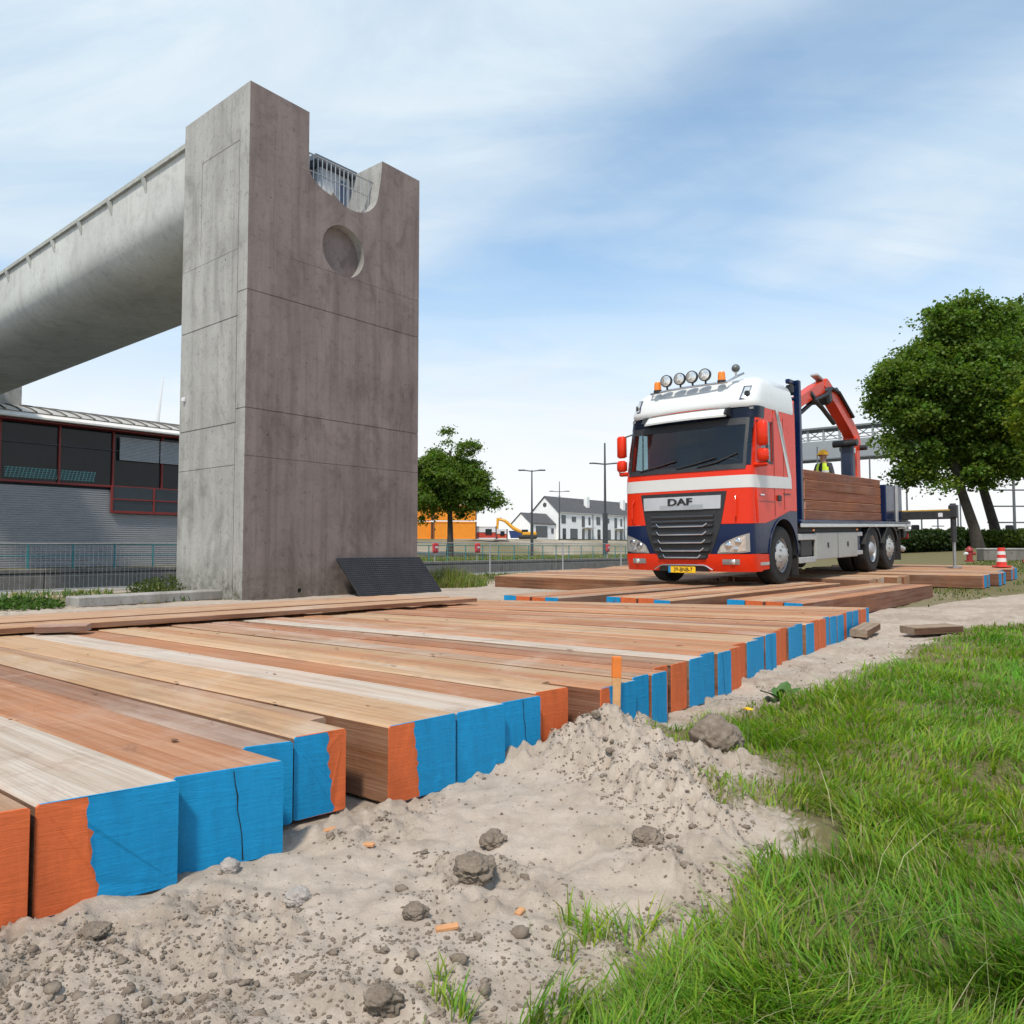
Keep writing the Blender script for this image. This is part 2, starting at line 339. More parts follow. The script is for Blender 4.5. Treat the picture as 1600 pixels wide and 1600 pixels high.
def leaf_mat(name, tr=.35):
    k = NT(name); a = k.n('ShaderNodeVertexColor'); a.layer_name = 'Col'; d = k.p
    d.inputs['Roughness'].default_value = .55; d.inputs['Specular IOR Level'].default_value = .25; k.l(a.outputs[0], d.inputs['Base Color'])
    t = k.n('ShaderNodeBsdfTranslucent'); k.l(k.mix(1.0, a.outputs[0], (1.35, 1.5, .6), 'MULTIPLY'), t.inputs[0])
    mx = k.n('ShaderNodeMixShader'); mx.inputs[0].default_value = tr; k.l(d.outputs[0], mx.inputs[1]); k.l(t.outputs[0], mx.inputs[2]); k.l(mx.outputs[0], k.out.inputs[0]); return k.m
LEAF = leaf_mat('foliage', .42); GRASSM = leaf_mat('grass_blades', .45)
BARK = M('bark', (.055, .045, .035), .9, var=.4, vs=7, bump=.8, bs=18)

# ================================================================== terrain
D = (0.641, 0.768); N = (-0.768, 0.641)          # along the canal / across it
TO = (3.864, 14.186); TF = (-0.6674, -0.7447); TL = (0.7447, -0.6674)   # truck origin, forward, left
def cell(t, n, z=0): return (D[0] * t + N[0] * n, D[1] * t + N[1] * n, z)
GRASS_EDGE = [(6.19, 9.23), (5.0, 8.52), (3.95, 7.38), (3.2, 6.33), (2.39, 5.4), (1.55, 4.52), (1.15, 4.2), (.68, 3.85), (.70, 3.42), (.98, 3.26), (1.12, 3.05), (.74, 2.88), (.88, 2.58), (.82, 2.35), (.66, 2.15), (.53, 1.95), (.41, 1.85), (.31, 1.74), (.22, 1.64), (.13, 1.55), (.04, 1.46), (-.04, 1.36)]
GRASS_POLY = [(18, 19), *GRASS_EDGE, (-.12, 1.2), (-.12, .2), (18, .2)]
NEAR_MATS = [(-2.3, .5), (4.0, 8.5), (-.3, 10.3), (-6.5, 4.6)]
def ground_base(x, y):
    n = N[0] * x + N[1] * y; L = -(x - TO[0]) * TF[0] - (y - TO[1]) * TF[1]
    g = (.022 * np.clip(L, 0, 22) + .045 * np.clip(L - 22, 0, 9)) * (1 - sstep(n, 13.5, 17))
    g = g + np.where(n > 36, 2.0 * sstep(n, 52, 66) + .45 * sstep(n, 68, 84), 0)
    return np.where((n > 17.45) & (n < 35.85), -2.6, g)
def bump_at(x, y, x0, y0, h, a, b, rot, p=1.0):
    c, s = math.cos(rot), math.sin(rot); u = (x - x0) * c + (y - y0) * s; v = -(x - x0) * s + (y - y0) * c
    return h * np.exp(-((u / a) ** 2 + (v / b) ** 2) ** p)
def ground(x, y):
    x = np.asarray(x, float); y = np.asarray(y, float); g = ground_base(x, y)
    near = 1 - sstep(y, 9, 16)
    und = (fbm(x, y, .9, 3, 5) - .5) * .07 + (fbm(x, y, 3.5, 4, 9) - .5) * .06 + (fbm(x, y, 12, 3, 21) - .5) * .034
    g = g + und * (0.25 + .75 * near) * np.where(g < -1, 0, 1)
    rough = sstep(fbm(x, y, 2.2, 3, 33), .48, .66)
    g = g + near * rough * (fbm(x, y, 20, 3, 40) - .45) * .075
    m = (bump_at(x, y, .46, 3.50, .125, .24, .50, R(-14)) + bump_at(x, y, .52, 2.98, .085, .17, .42, R(10)) + bump_at(x, y, .16, 3.30, .05, .3, .16, .4) + bump_at(x, y, .70, 2.95, .05, .16, .36, R(14))
         + bump_at(x, y, .40, 2.22, .045, .16, .10, .3) + bump_at(x, y, .95, 3.25, .06, .35, .2, .2) + bump_at(x, y, .05, 3.42, .05, .18, .1, .8))
    u = (x - .63) * math.cos(R(14)) + (y - 2.62) * math.sin(R(14)); v = -(x - .63) * math.sin(R(14)) + (y - 2.62) * math.cos(R(14))
    m = m * 1.0 + .075 * np.exp(-(np.clip(-u, 0, 9) / .20) ** 2) * (1 - sstep(u, -.01, .055)) * np.exp(-(v / .26) ** 4)
    m = m * (1 + .9 * (fbm(x, y, 16, 3, 51) - .5)) + np.where(m > .015, (fbm(x, y, 22, 3, 57) - .5) * .12 * sstep(m, .015, .08), 0)
    g = g + m
    gm = in_poly(x, y, GRASS_POLY); g = g + np.where(gm, (fbm(x, y, 1.3, 3, 61) - .35) * .07 * near, 0)
    tr = np.exp(-(((x - 3.05) * .79 - (y - 7.0) * .616) / .17) ** 2) * ((y > 5.3) & (y < 9.0))      # tyre track
    g = g + tr * (.012 * np.sin(((x - 3.05) * .616 + (y - 7.0) * .79) * 2 * math.pi / .11) - .012)
    ins = in_poly(x, y, NEAR_MATS); g = np.where(ins, np.minimum(g, -.02), g)
    return g
def gz(x, y): return float(ground(np.array([x]), np.array([y]))[0])
def build_ground():
    ks = np.concatenate([np.linspace(-3.2, -1.02, 26)[:-1], np.linspace(-1.02, 1.02, 640), np.linspace(1.02, 3.2, 26)[1:]])
    ys = np.concatenate([np.exp(np.linspace(math.log(.55), math.log(70), 680)), np.exp(np.linspace(math.log(70), math.log(4500), 46))[1:]])
    K, Y = np.meshgrid(ks, ys); X = K * Y; Z = ground(X.ravel(), Y.ravel()).reshape(X.shape)
    nr, nc = X.shape; idx = np.arange(nr * nc).reshape(nr, nc)
    q = np.stack([idx[:-1, :-1], idx[:-1, 1:], idx[1:, 1:], idx[1:, :-1]], -1).reshape(-1, 4)
    x = X.ravel(); y = Y.ravel(); n = N[0] * x + N[1] * y; L = -(x - TO[0]) * TF[0] - (y - TO[1]) * TF[1]; w = (x - TO[0]) * TL[0] + (y - TO[1]) * TL[1]
    jx = x + (fbm(x, y, 3, 3, 71) - .5) * .35; jy = y + (fbm(x, y, 3, 3, 77) - .5) * .35
    gr = np.zeros_like(x); rj = np.random.default_rng(5)
    for it_ in range(10):
        sc_ = .03 + .035 * np.minimum(y, 6); gr += in_poly(jx + rj.normal(0, 1, len(x)) * sc_ * .6 + rj.normal() * .04, jy + rj.normal(0, 1, len(x)) * sc_ * .6 + rj.normal() * .04, GRASS_POLY)
    gr = gr / 10
    jn = n + (fbm(x, y, .5, 3, 81) - .5) * 2.5
    far_r = sstep(L + (fbm(x, y, .8, 3, 83) - .5) * 2, 2.6, 4.2) * (w > 1) + ((w > 2.2) & (L > -2.2) & (y > 11.2 + (x - 5.2) * .68)) * .75
    gr = np.maximum(gr, np.clip(far_r, 0, 1) * (n < 16))
    gr = np.maximum(gr, (jn > 36) * (1 - sstep(jn, 50, 56) * np.clip(.15 + 1.2 * (fbm(x, y, .12, 4, 87) - .25), 0, 1)))
    gr = np.maximum(gr, ((L > 9.2 + (fbm(x, y, .8, 3, 88) - .5) * 2) & (n < 16)) * .9)
    gr = np.maximum(gr, ((jn > 13.3) & (jn < 16.0) & (x < 0)) * .85); gr = np.maximum(gr, (y > 150) * .9)
    damp = sstep(fbm(x, y, 2.2, 3, 33), .5, .68) * .6 + .4 * sstep(fbm(x, y, 9, 3, 91), .5, .7)
    damp = np.maximum(np.clip(damp * .85 + .35 * sstep(fbm(x, y, .9, 3, 99), .5, .65), 0, 1), ((np.abs(n - 15) < 2.5) & (x < 0)) * .7)
    cols = np.stack([gr, damp, fbm(x, y, .35, 3, 95), np.ones_like(gr)], -1)
    k = NT('ground'); a = k.n('ShaderNodeVertexColor'); a.layer_name = 'Col'; sp = k.n('ShaderNodeSeparateColor'); k.l(a.outputs[0], sp.inputs[0])
    v = k.coord('World'); f1 = k.noise(v, 9, 6, .65); f2 = k.noise(v, 140, 4, .7); f3 = k.noise(v, 38, 5, .7); f4 = k.noise(v, 1.2, 5, .6)
    sand = k.mix(k.ramp(f1, .3, .7), (.385, .315, .252), (.52, .435, .355)); sand = k.mix(k.ramp(f2, .45, .75, 0, .28), sand, (.22, .18, .14))
    dampc = k.mix(k.ramp(f3, .35, .7), (.18, .140, .104), (.35, .282, .215)); dm = k.math('MULTIPLY', sp.outputs[1], k.ramp(f3, .35, .62, .1, 1)); c = k.mix(dm, sand, dampc)
    turf = k.mix(k.ramp(f3, .35, .65), (.115, .100, .045), (.19, .165, .08)); turf = k.mix(k.ramp(f4, .55, .75, 0, .5), turf, (.20, .165, .10))
    c = k.mix(k.ramp(k.math('ADD', sp.outputs[0], k.ramp(f3, .2, .8, -.35, .35)), .30, .85), c, turf)
    k.bump(k.math('ADD', k.math('MULTIPLY', f2, .45), k.math('ADD', k.math('MULTIPLY', f3, .8), k.math('MULTIPLY', f1, .3))), .75, .012)
    k.fin(c, .95, spec=.12)
    me = raw_mesh('ground', np.stack([x, y, Z.ravel()], -1), q, np.full(len(q), 4), k.m, colors=cols, smooth=True)
    o = link('ground', me); tag(o, 'pale sandy ground with turf that runs out to the horizon', 'ground', kind='structure')
build_ground()

# ---- canal
def canal():
    wm = NT('water'); v = wm.coord('World'); wm.bump(wm.noise(v, 3, 4), .2, .05); wm.fin((.02, .03, .028), .08, spec=.6)
    mb = MB(); mb.grid([[cell(-60, 17.2, -1.7), cell(700, 17.2, -1.7)], [cell(-60, 36.1, -1.7), cell(700, 36.1, -1.7)]]); o = mb.build('canal_water', wm.m)
    tag(o, 'dark water in the canal below the quay walls', 'water', kind='structure')
    for nm, n0, n1, lab in (('quay_wall', 17.1, 17.75, 'near concrete quay edge of the canal behind the tower'), ('quay_wall', 35.6, 36.25, 'far concrete quay wall of the canal under the teal railing')):
        root = empty(nm, cell(0, (n0 + n1) / 2, 0)); root.rotation_euler = (0, 0, math.atan2(D[1], D[0])); tag(root, lab, 'wall')
        w = n1 - n0; ncs = 40; Lb = 6.0
        me = MB().box((0, 0, -1.38), (Lb - .03, w - .06, 2.4), .03).mesh('wall_block', CON_B); ce = MB().box((0, 0, -.06), (Lb - .02, w, .18), .025).mesh('coping', CON_G if n0 < 20 else CON_B)
        t = -42.0; i = 0
        while t < 190:
            link('wall_block', me, root, (t + Lb / 2, 0, 0)); link('coping', ce, root, (t + Lb / 2, 0, 0)); t += Lb
canal()

# ================================================================== timber mats
RNG = random.Random(7)
TONES = [(.46, .265, .135), (.44, .195, .088), (.52, .34, .19), (.27, .125, .070), (.47, .22, .10), (.38, .235, .145), (.53, .365, .22), (.38, .16, .075), (.57, .51, .44)]
DARKT = [(.46, .17, .08), (.54, .22, .11), (.38, .135, .065), (.56, .25, .13)]
def beam_mesh(Ln, w, h, paint, rnd, segs=7, skew=None):
    """local x along the beam from its painted end, y across, z up from the underside"""
    mb = MB(); a = w / 2; c = .007; prof = [(-a + c, 0), (a - c, 0), (a, c), (a, h - c), (a - c, h), (-a + c, h), (-a, h - c), (-a, c)]
    xs = [0.0, .004] + [.012 + (Ln - .024) * (i + 1) / segs for i in range(segs - 1)] + [Ln - .012, Ln]
    bow = rnd.uniform(-.006, .006); rings = []
    skew = rnd.uniform(-.008, .012) if skew is None else skew
    for i, x in enumerate(xs):
        s_ = .990 if i in (0, len(xs) - 1) else 1.0; f = x / Ln; dy = bow * math.sin(math.pi * f) + rnd.uniform(-.0015, .0015); dz = rnd.uniform(-.002, .002) if 1 < i < len(xs) - 2 else 0
        base = len(mb.v); rings.append(base)
        for (y, z) in prof:
            mb.v.append((x + (skew * (y / a) if i < 2 else 0), y * s_ + dy, (z - h / 2) * (s_ if z > h / 2 else 1) + h / 2 + (dz if z > h / 2 else 0)))
    painted = bool(paint); letters = paint.rstrip('.0123456789'); split = paint[len(letters):]
    pa = {'B': 1, 'O': 2}
    for i in range(len(xs) - 1):
        for k in range(8):
            q = (rings[i] + k, rings[i] + (k + 1) % 8, rings[i + 1] + (k + 1) % 8, rings[i + 1] + k)
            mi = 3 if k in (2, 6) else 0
            if painted and i == 0:
                if len(letters) == 1: mi = pa[letters]
                else: mi = pa[letters[1]] if k in (1, 2, 3) else pa[letters[0]]
            mb.f.append(q); mb.m.append(mi)
    r0 = rings[0]
    if len(letters) == 2:      # first letter on the -y (image right) half, second on the +y half
        ys = (.5 - float(split or .4)) * w; ns = 18; sv = []
        for j in range(ns + 1):
            z = .995 * h * j / ns; sv.append(len(mb.v)); mb.v.append((skew * ys / a - .0005, ys + (rnd.uniform(-.009, .009) if 0 < j < ns else 0) + .03 * (j / ns - .5), z))
        mb.f.append((r0, *sv, r0 + 5, r0 + 6, r0 + 7)); mb.m.append(pa[letters[0]])
        mb.f.append((r0 + 1, r0 + 2, r0 + 3, r0 + 4, *sv[::-1])); mb.m.append(pa[letters[1]])
    elif split:      # one colour with a drying crack
        mb.f.append(tuple(range(r0, r0 + 8))[::-1]); mb.m.append(pa[letters]); yc_ = (.5 - float(split)) * w; L_, Rr = [], []
        for j in range(8):
            z = .006 + (h - .014) * j / 7; yj = yc_ + .03 * (j / 7 - .5) + rnd.uniform(-.003, .003); hw_ = .0012 + .0012 * rnd.random(); xj = skew * yj / a - .0012
            L_.append(len(mb.v)); mb.v.append((xj, yj + hw_, z)); Rr.append(len(mb.v)); mb.v.append((xj, yj - hw_, z))
        for j in range(7): mb.f.append((L_[j], L_[j + 1], Rr[j + 1], Rr[j])); mb.m.append(4)
    else:
        mb.f.append(tuple(range(r0, r0 + 8))[::-1]); mb.m.append(pa[letters] if painted else 0)
    rl = rings[-1]; mb.f.append(tuple(range(rl, rl + 8))); mb.m.append(0)
    return mb.mesh('beam', [TIMBER, BLUE, ORANGE, TIMBER_SIDE, INK_CRACK])
def timber_mat(label, org, ztop, ang, width, length, paints, setb, thick=.28, tones=TONES, tilt=0.0, group=None, pick=None, jl=.12, ws=None, sk=None):
    """org: end corner with the mat lying towards local -y; ang = heading of the beams (deg)"""
    root = empty('timber_mat', (org[0], org[1], ztop - thick), (tilt, 0, R(ang))); tag(root, label, 'timber mat', group)
    nb = len(paints); fr = ws or [1.0 / nb] * nb; y0 = 0.0
    for i in range(nb):
        bw = width * fr[i]; yc = y0 - bw / 2; y0 -= bw
        wv = bw - RNG.uniform(.009, .022); hv = thick - RNG.uniform(0, .014); ln = length - setb[i] + RNG.uniform(-jl, jl)
        o = link('beam', beam_mesh(ln, wv, hv, paints[i], RNG, skew=sk[i] if sk else None), root, (setb[i], yc, 0)); col = tones[(pick[i] if pick else RNG.randrange(len(tones))) % len(tones)]
        j = RNG.uniform(.88, 1.1); o.color = (col[0] * j, col[1] * j, col[2] * j, 1)
    return root
G1 = 'timber mats of the front row'; B0 = (-1.19, 1.92); E1 = (.616, .788); E2 = (-.788, .616)
# (t along the row, width, set-back, heading, length, paints, per-beam set-backs, tones, label)
front = [
    (-1.03, 1.03, .03, 141.6, 5.0, ['O', 'B', 'B', 'O'], [0, .03, .02, .0], [1, 0, 4, 5], 'nearest timber mat in the front row, cut off by the picture edge, orange end'),
    (0.00, 1.115, .0, 141.8, 5.0, ['BO.38', 'B.58', 'B', 'OB.68', ''], [-.045, -.085, .08, .045, .26], [8, 1, 3, 2, 5], 'front row timber mat with two big blue ends sticking out, whitish first beam'),
    (1.125, 1.15, -.11, 142.3, 5.0, ['BO.40', 'B', 'B.6', 'O', ''], [0.03, .0, .0, .0, .14], [2, 8, 1, 6, 0], 'front row timber mat with wide blue ends left of the orange stake'),
    (2.285, .90, -.25, 143.4, 5.0, ['BO.5', 'B', 'B', 'B', 'O', ''], [-.0, .0, .02, .0, .08, .2], [4, 2, 5, 1, 7, 3], 'front row timber mat whose ends stand right behind the orange stake'),
    (3.195, 1.06, -.18, 145.4, 4.9, ['O', 'B', 'B', 'B.4', 'O', ''], [.02, 0, .02, -.01, .0, .1], [5, 8, 1, 0, 4, 2], 'front row timber mat just right of the orange stake'),
    (4.27, 1.17, -.09, 149.0, 4.8, ['O', 'B', 'B', 'B.5', 'O', ''], [0, -.02, .02, .0, .03, .12], [4, 6, 2, 7, 4, 0], 'front row timber mat with fifth row of ends from the picture edge'),
    (5.46, 1.10, -.02, 153.5, 4.7, ['O', 'B', 'B', 'B', 'O', ''], [.03, .0, .02, -.02, .0, .1], [2, 3, 1, 6, 4, 5], 'front row timber mat, sixth from the picture edge, three blue ends'),
    (6.58, 1.02, .0, 158.5, 4.55, ['O', 'B', 'B', 'B', 'O', ''], [.0, .02, .0, -.02, .0, .08], [1, 2, 4, 7, 0, 3], 'front row timber mat, last but one before the truck'),
    (7.62, .90, .0, 164.0, 4.45, ['B', 'B', 'O', 'O', 'B'], [.02, 0, .02, .0, .01], [4, 1, 2, 5, 0], 'front row timber mat at the far end beside two loose boards'),
]
SKEW = {0: [.04] * 4, 1: [.045, .05, .03, .02], 2: [.02] * 4}
for i, (t, wd, sb, hd, ln, pts, sbs, tn, lab) in enumerate(front):
    org = (B0[0] + E1[0] * t + E2[0] * sb, B0[1] + E1[1] * t + E2[1] * sb)
    td = math.tan(R(hd - 142.0)) * .92; nb_ = len(pts); fr = [.30, .275, .155, .18, .09] if i == 1 else ([.29, .235, .22, .185, .07] if i == 2 else ([.25] * 4 if nb_ == 4 else ([.188] * 5 + [.06] if nb_ == 6 else [.2] * 5))); sk0 = SKEW.get(i, [.004] * 5) + [0]; sks, sb2, acc = [], [], 0.0
    for q in range(nb_):
        bw_ = wd * fr[q]; sks.append(sk0[q] + td * bw_ / 2); sb2.append(sbs[q] - td * (acc + bw_ / 2)); acc += bw_
    timber_mat(lab, org, (.288 - .0045 * i), hd, wd, ln, pts, sb2, .285, pick=tn, group=G1, ws=fr, sk=sks)
G2 = 'timber mats laid lengthwise before the truck'
for (cx, cy, lab, z, pk) in ((.60, 9.74, 'leftmost of three lengthwise timber mats, blue and orange ends', 0.280, [0, 4, 1, 5]), (1.95, 9.38, 'middle one of three lengthwise timber mats, under the front wheel', 0.284, [1, 2, 4, 0]), (3.44, 9.00, 'right one of three lengthwise timber mats, ending in a brown side', 0.276, [4, 6, 3, 1])):
    d = Vector((.665, .747)); pl = Vector((-.747, .665)); o = Vector((cx, cy)) + pl * .98
    timber_mat(lab, o, z, math.degrees(math.atan2(d.y, d.x)), .98, 6.1, ['B', 'O', 'O', 'B'], [.02, 0, .03, .0], .27, pick=pk, group=G2, jl=.05)
def tw(L, w): return (TO[0] - TF[0] * L + TL[0] * w, TO[1] - TF[1] * L + TL[1] * w)
hdq = math.degrees(math.atan2(-TL[1], -TL[0])); tl = -.022
G3 = 'timber mats laid crosswise under the truck'
ordn = ['first', 'second', 'third', 'fourth', 'fifth', 'sixth']
for i in range(6):
    L = .0 + i * 1.03; wv = -.72 - (.06 if i % 2 else 0)
    timber_mat('timber mat left of the truck, %s counted from the sand towards the canal' % ordn[i], tw(L, wv), .272 + .022 * L, hdq + .6, 1.0, 5.0 + .1 * (i % 3), ['', '', '', ''], [0, .03, .0, .02], .27, tilt=tl, group=G3, pick=[(i + j * 2) % 8 for j in range(4)])
for i in range(2):
    L = 2.15 + i * 1.03
    timber_mat(['timber mat under the truck just behind its front axle', 'timber mat under the grey lockers of the truck'][i], tw(L, 2.0 + .2 * i), .270 + .022 * L, hdq, 1.0, 2.65 + .2 * i, ['', '', '', ''], [0, .04, .0, .02], .265, tilt=tl, group=G3)
for i in range(5):
    L = 4.32 + i * 1.03; wv = 3.47 + (.16 if i in (1, 3) else 0) - .05 * i
    timber_mat('timber mat with painted ends right of the truck, %s from the sand' % ordn[i], tw(L, wv), .272 + .022 * L, hdq, 1.0, 4.1 + .1 * (i % 2), ['BO', 'BO', 'B', 'OB'] if i % 2 == 0 else ['B', 'O', 'B', 'B'], [0, .02, .0, .05], .255, tilt=tl, group=G3, pick=[(i * 3 + j) % 8 for j in range(4)])
# thin planks lying across the far ends of the front row
G4 = 'planks across the front row'
for (p0, p1, wd, z, tone, lab) in (((-8.6, .87), (-.52, 9.02), .32, .289, (.50, .30, .17), 'long plank lying across the front row, nearest to camera'), ((-8.9, 1.30), (-.86, 9.30), .30, .290, (.52, .33, .20), 'long pale plank lying across the front row, middle of three'), ((-9.1, 1.75), (-1.3, 9.42), .30, .287, (.50, .31, .19), 'long plank across the front row, next to the tower')):
    a = Vector(p0); b = Vector(p1); d = b - a
    me = beam_mesh(d.length, wd, .048, '', RNG); o = link('plank', me, None, (a.x, a.y, z)); o.rotation_euler = (0, 0, math.atan2(d.y, d.x)); o.color = (*tone, 1); tag(o, lab, 'plank', G4)
me = beam_mesh(.34, .17, .05, '', RNG); o = link('plank', me, None, (-3.55, 5.72, .289)); o.rotation_euler = (0, 0, R(18)); o.color = (.26, .09, .05, 1); tag(o, 'short red-brown offcut lying beside the long planks', 'plank')
# loose boards, stake
for (x, y, ln, wd, hh, yaw, lab) in ((3.68, 7.95, .72, .17, .075, 55, 'loose grey board pointing at the truck beside the mat end'), (4.40, 8.02, .58, .24, .075, 12, 'loose grey board lying askew at the grass edge')):
    o = link('board', beam_mesh(ln, wd, hh, '', RNG), None, (x - math.cos(R(yaw)) * ln / 2, y - math.sin(R(yaw)) * ln / 2, gz(x, y) + .022)); o.rotation_euler = (0, R(-1), R(yaw)); o.color = (.30, .23, .165, 1); tag(o, lab, 'board')
stk = empty('survey_stake', (.492, 3.66, .045)); tag(stk, 'thin orange wooden stake stuck in the sand before the mat ends', 'stake')
mb = MB(); mb.box((0, 0, .10), (.040, .026, .42), .002); o = mb.build('shaft', M('stake_wood', (.62, .33, .14), .7, var=.2, vs=30), stk)
mb = MB(); mb.box((0, 0, .305), (.042, .028, .10), .002); mb.build('painted_top', M('stake_paint', (.75, .20, .03), .6, var=.12, vs=20), stk); stk.rotation_euler = (0, R(1.5), R(12))

# ================================================================== concrete tower
TC = Vector((-4.68, 13.21, 0)); TR = Vector((D[0], D[1], 0)); TLf = Vector((N[0], N[1], 0)); UP = Vector((0, 0, 1))
def arc(cx, cz, rx, rz, a0, a1, n): return [(cx + rx * math.cos(R(a0 + (a1 - a0) * i / n)), cz + rz * math.sin(R(a0 + (a1 - a0) * i / n))) for i in range(n + 1)]
def tower(loc, mirror, label, detail=True):
    root = empty('concrete_tower', loc, (0, 0, math.atan2(D[1], D[0]))); tag(root, label, 'tower')
    if mirror: root.rotation_euler = (0, 0, math.atan2(D[1], D[0]) + math.pi)
    Wd, Dp = 4.12, 2.36
    notch = [(1.25, 8.2), (1.30, 8.06), (1.42, 7.94), (1.60, 7.86), (1.78, 7.82)] + arc(2.30, 8.30, .66, .60, 222, 355, 12) + [(3.02, 8.6), (3.06, 9.02)]
    poly = [(0, -.3), (Wd, -.3), (Wd, 9.0), (3.06, 9.02)] + notch[::-1][1:] + [(1.25, 9.26), (0, 9.28)]
    # body: local x along the right-hand face, y into depth, z up
    mb = MB(); mb.prism(poly, (0, 0, 0), (1, 0, 0), (0, 0, 1), (0, Dp, 0)); me = mb.mesh('tower_body', CON_L)
    body = link('tower_body', me, root)
    if detail:
        cut = MB()
        cut.cyl((2.09, -.2, 6.80), (2.09, .20, 6.80), .51, n=48)
        for z, h in ((5.50, .020), (3.39, .018), (2.54, .009)): cut.box((Wd / 2, 0, z), (Wd + .5, .03, h))
        cut.box((2.6, 0, 6.30), (3.4, .016, .008)); cut.box((2.42, 0, 5.0), (.008, .014, 4.95)); cut.box((3.62, 0, 5.8), (.007, .014, 6)); cut.box((.52, 0, 7.2), (.007, .012, 3.2))
        for z, h in ((5.075, .022), (3.15, .022), (2.39, .012)): cut.box((0, .3 + 1.3, z), (.03, 2.6, h))
        cut.box((0, .32, 4.2), (.018, .012, 8.6)); cut.box((0, 1.0, 8.30), (.02, 1.36, .014)); cut.box((0, 1.66, 7.4), (.016, .012, 1.8)); cut.box((0, 1.3, 6.3), (.014, 2.0, .008))
        for z in (5.5, 3.39): cut.box((0, .14, z), (.03, .34, .018))
        cut.cyl((1.17, -.1, .13), (1.17, .25, .13), .045, n=16)
        for zt_ in (1.0, 1.95, 2.95, 4.4, 6.0, 7.3):
            for xt_ in (.45, 1.25, 3.0, 3.75): cut.cyl((xt_, -.05, zt_), (xt_, .03, zt_), .014, n=8)
            for yt_ in (.75, 1.7): cut.cyl((-.05, yt_, zt_ + .2), (.03, yt_, zt_ + .2), .014, n=8)
        co = link('cutter', cut.mesh('cutter', CON_L)); co.parent = root
        md = body.modifiers.new('b', 'BOOLEAN'); md.object = co; md.operation = 'DIFFERENCE'; md.solver = 'EXACT'; md.use_self = True
        bpy.context.view_layer.update()
        nm = bpy.data.meshes.new_from_object(body.evaluated_get(bpy.context.evaluated_depsgraph_get())); body.modifiers.clear(); body.data = nm; nm.name = 'tower_body'; bpy.data.objects.remove(co)
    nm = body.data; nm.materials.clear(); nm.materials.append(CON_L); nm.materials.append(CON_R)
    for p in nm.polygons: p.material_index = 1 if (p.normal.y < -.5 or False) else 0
    nm.update()
    if detail:
        # recess lining ring, railing in the notch, machine cabinet, little wall lamp
        rl = empty('top_railing', (0, 0, 0), parent=root)
        for yy in (.25,):
            mb = MB(); mb.tube([(1.26, yy, 8.62), (3.02, yy, 8.62)], .016, 6); mb.tube([(1.26, yy, 8.28), (2.9, yy, 8.28)], .012, 6); mb.build('rail', GALV, rl)
            pst = MB().cyl((0, 0, 7.72), (0, 0, 8.62), .011, n=6).mesh('bar', GALV)
            for j in range(17): link('bar', pst, rl, (1.32 + j * .105, yy, 0))
        mb = MB(); mb.tube([(1.26, 2.3, 9.0), (1.26, 2.3, 8.3)], .02, 6); mb.tube([(1.3, 2.3, 8.85), (3.0, 2.3, 8.85)], .02, 6); mb.tube([(1.3, 2.3, 8.5), (3.0, 2.3, 8.5)], .016, 6); mb.build('rear_rail', GALV, rl)
        cb = MB(); cb.box((2.62, 1.5, 8.40), (.80, 1.0, 1.05), .02); cbo = cb.build('machine_cabinet', M('cabinet_grey', (.38, .40, .43), .5), root)
        MB().box((2.55, 1.5, 9.0), (1.1, 1.3, .14), .02).build('cabinet_roof', M('cabinet_slate', (.10, .11, .13), .6), cbo); MB().box((2.80, .985, 8.40), (.16, .03, .8), .01).build('cabinet_door', M('cabinet_blue', (.06, .09, .16), .5), cbo)
        MB().box((2.42, .985, 8.45), (.28, .03, .42), .01).build('cabinet_hatch', M('cabinet_white', (.6, .6, .58), .5), cbo)
        MB().box((2.05, 1.2, 7.82), (1.5, 1.9, .06), .01).build('platform', DARKST, root)
        MB().box((-.03, 2.16, 3.78), (.06, .07, .08), .012).build('wall_lamp', M('lamp_white', (.75, .75, .75), .4), root)
    return root
tw1 = tower(TC, False, 'tall grey concrete tower with a notched top and a round recess, beside the mats')
c2 = TC + TLf * 30.9 + TR * 5.33
tower(c2, True, 'second concrete tower beyond the canal, seen at the left picture edge', False)
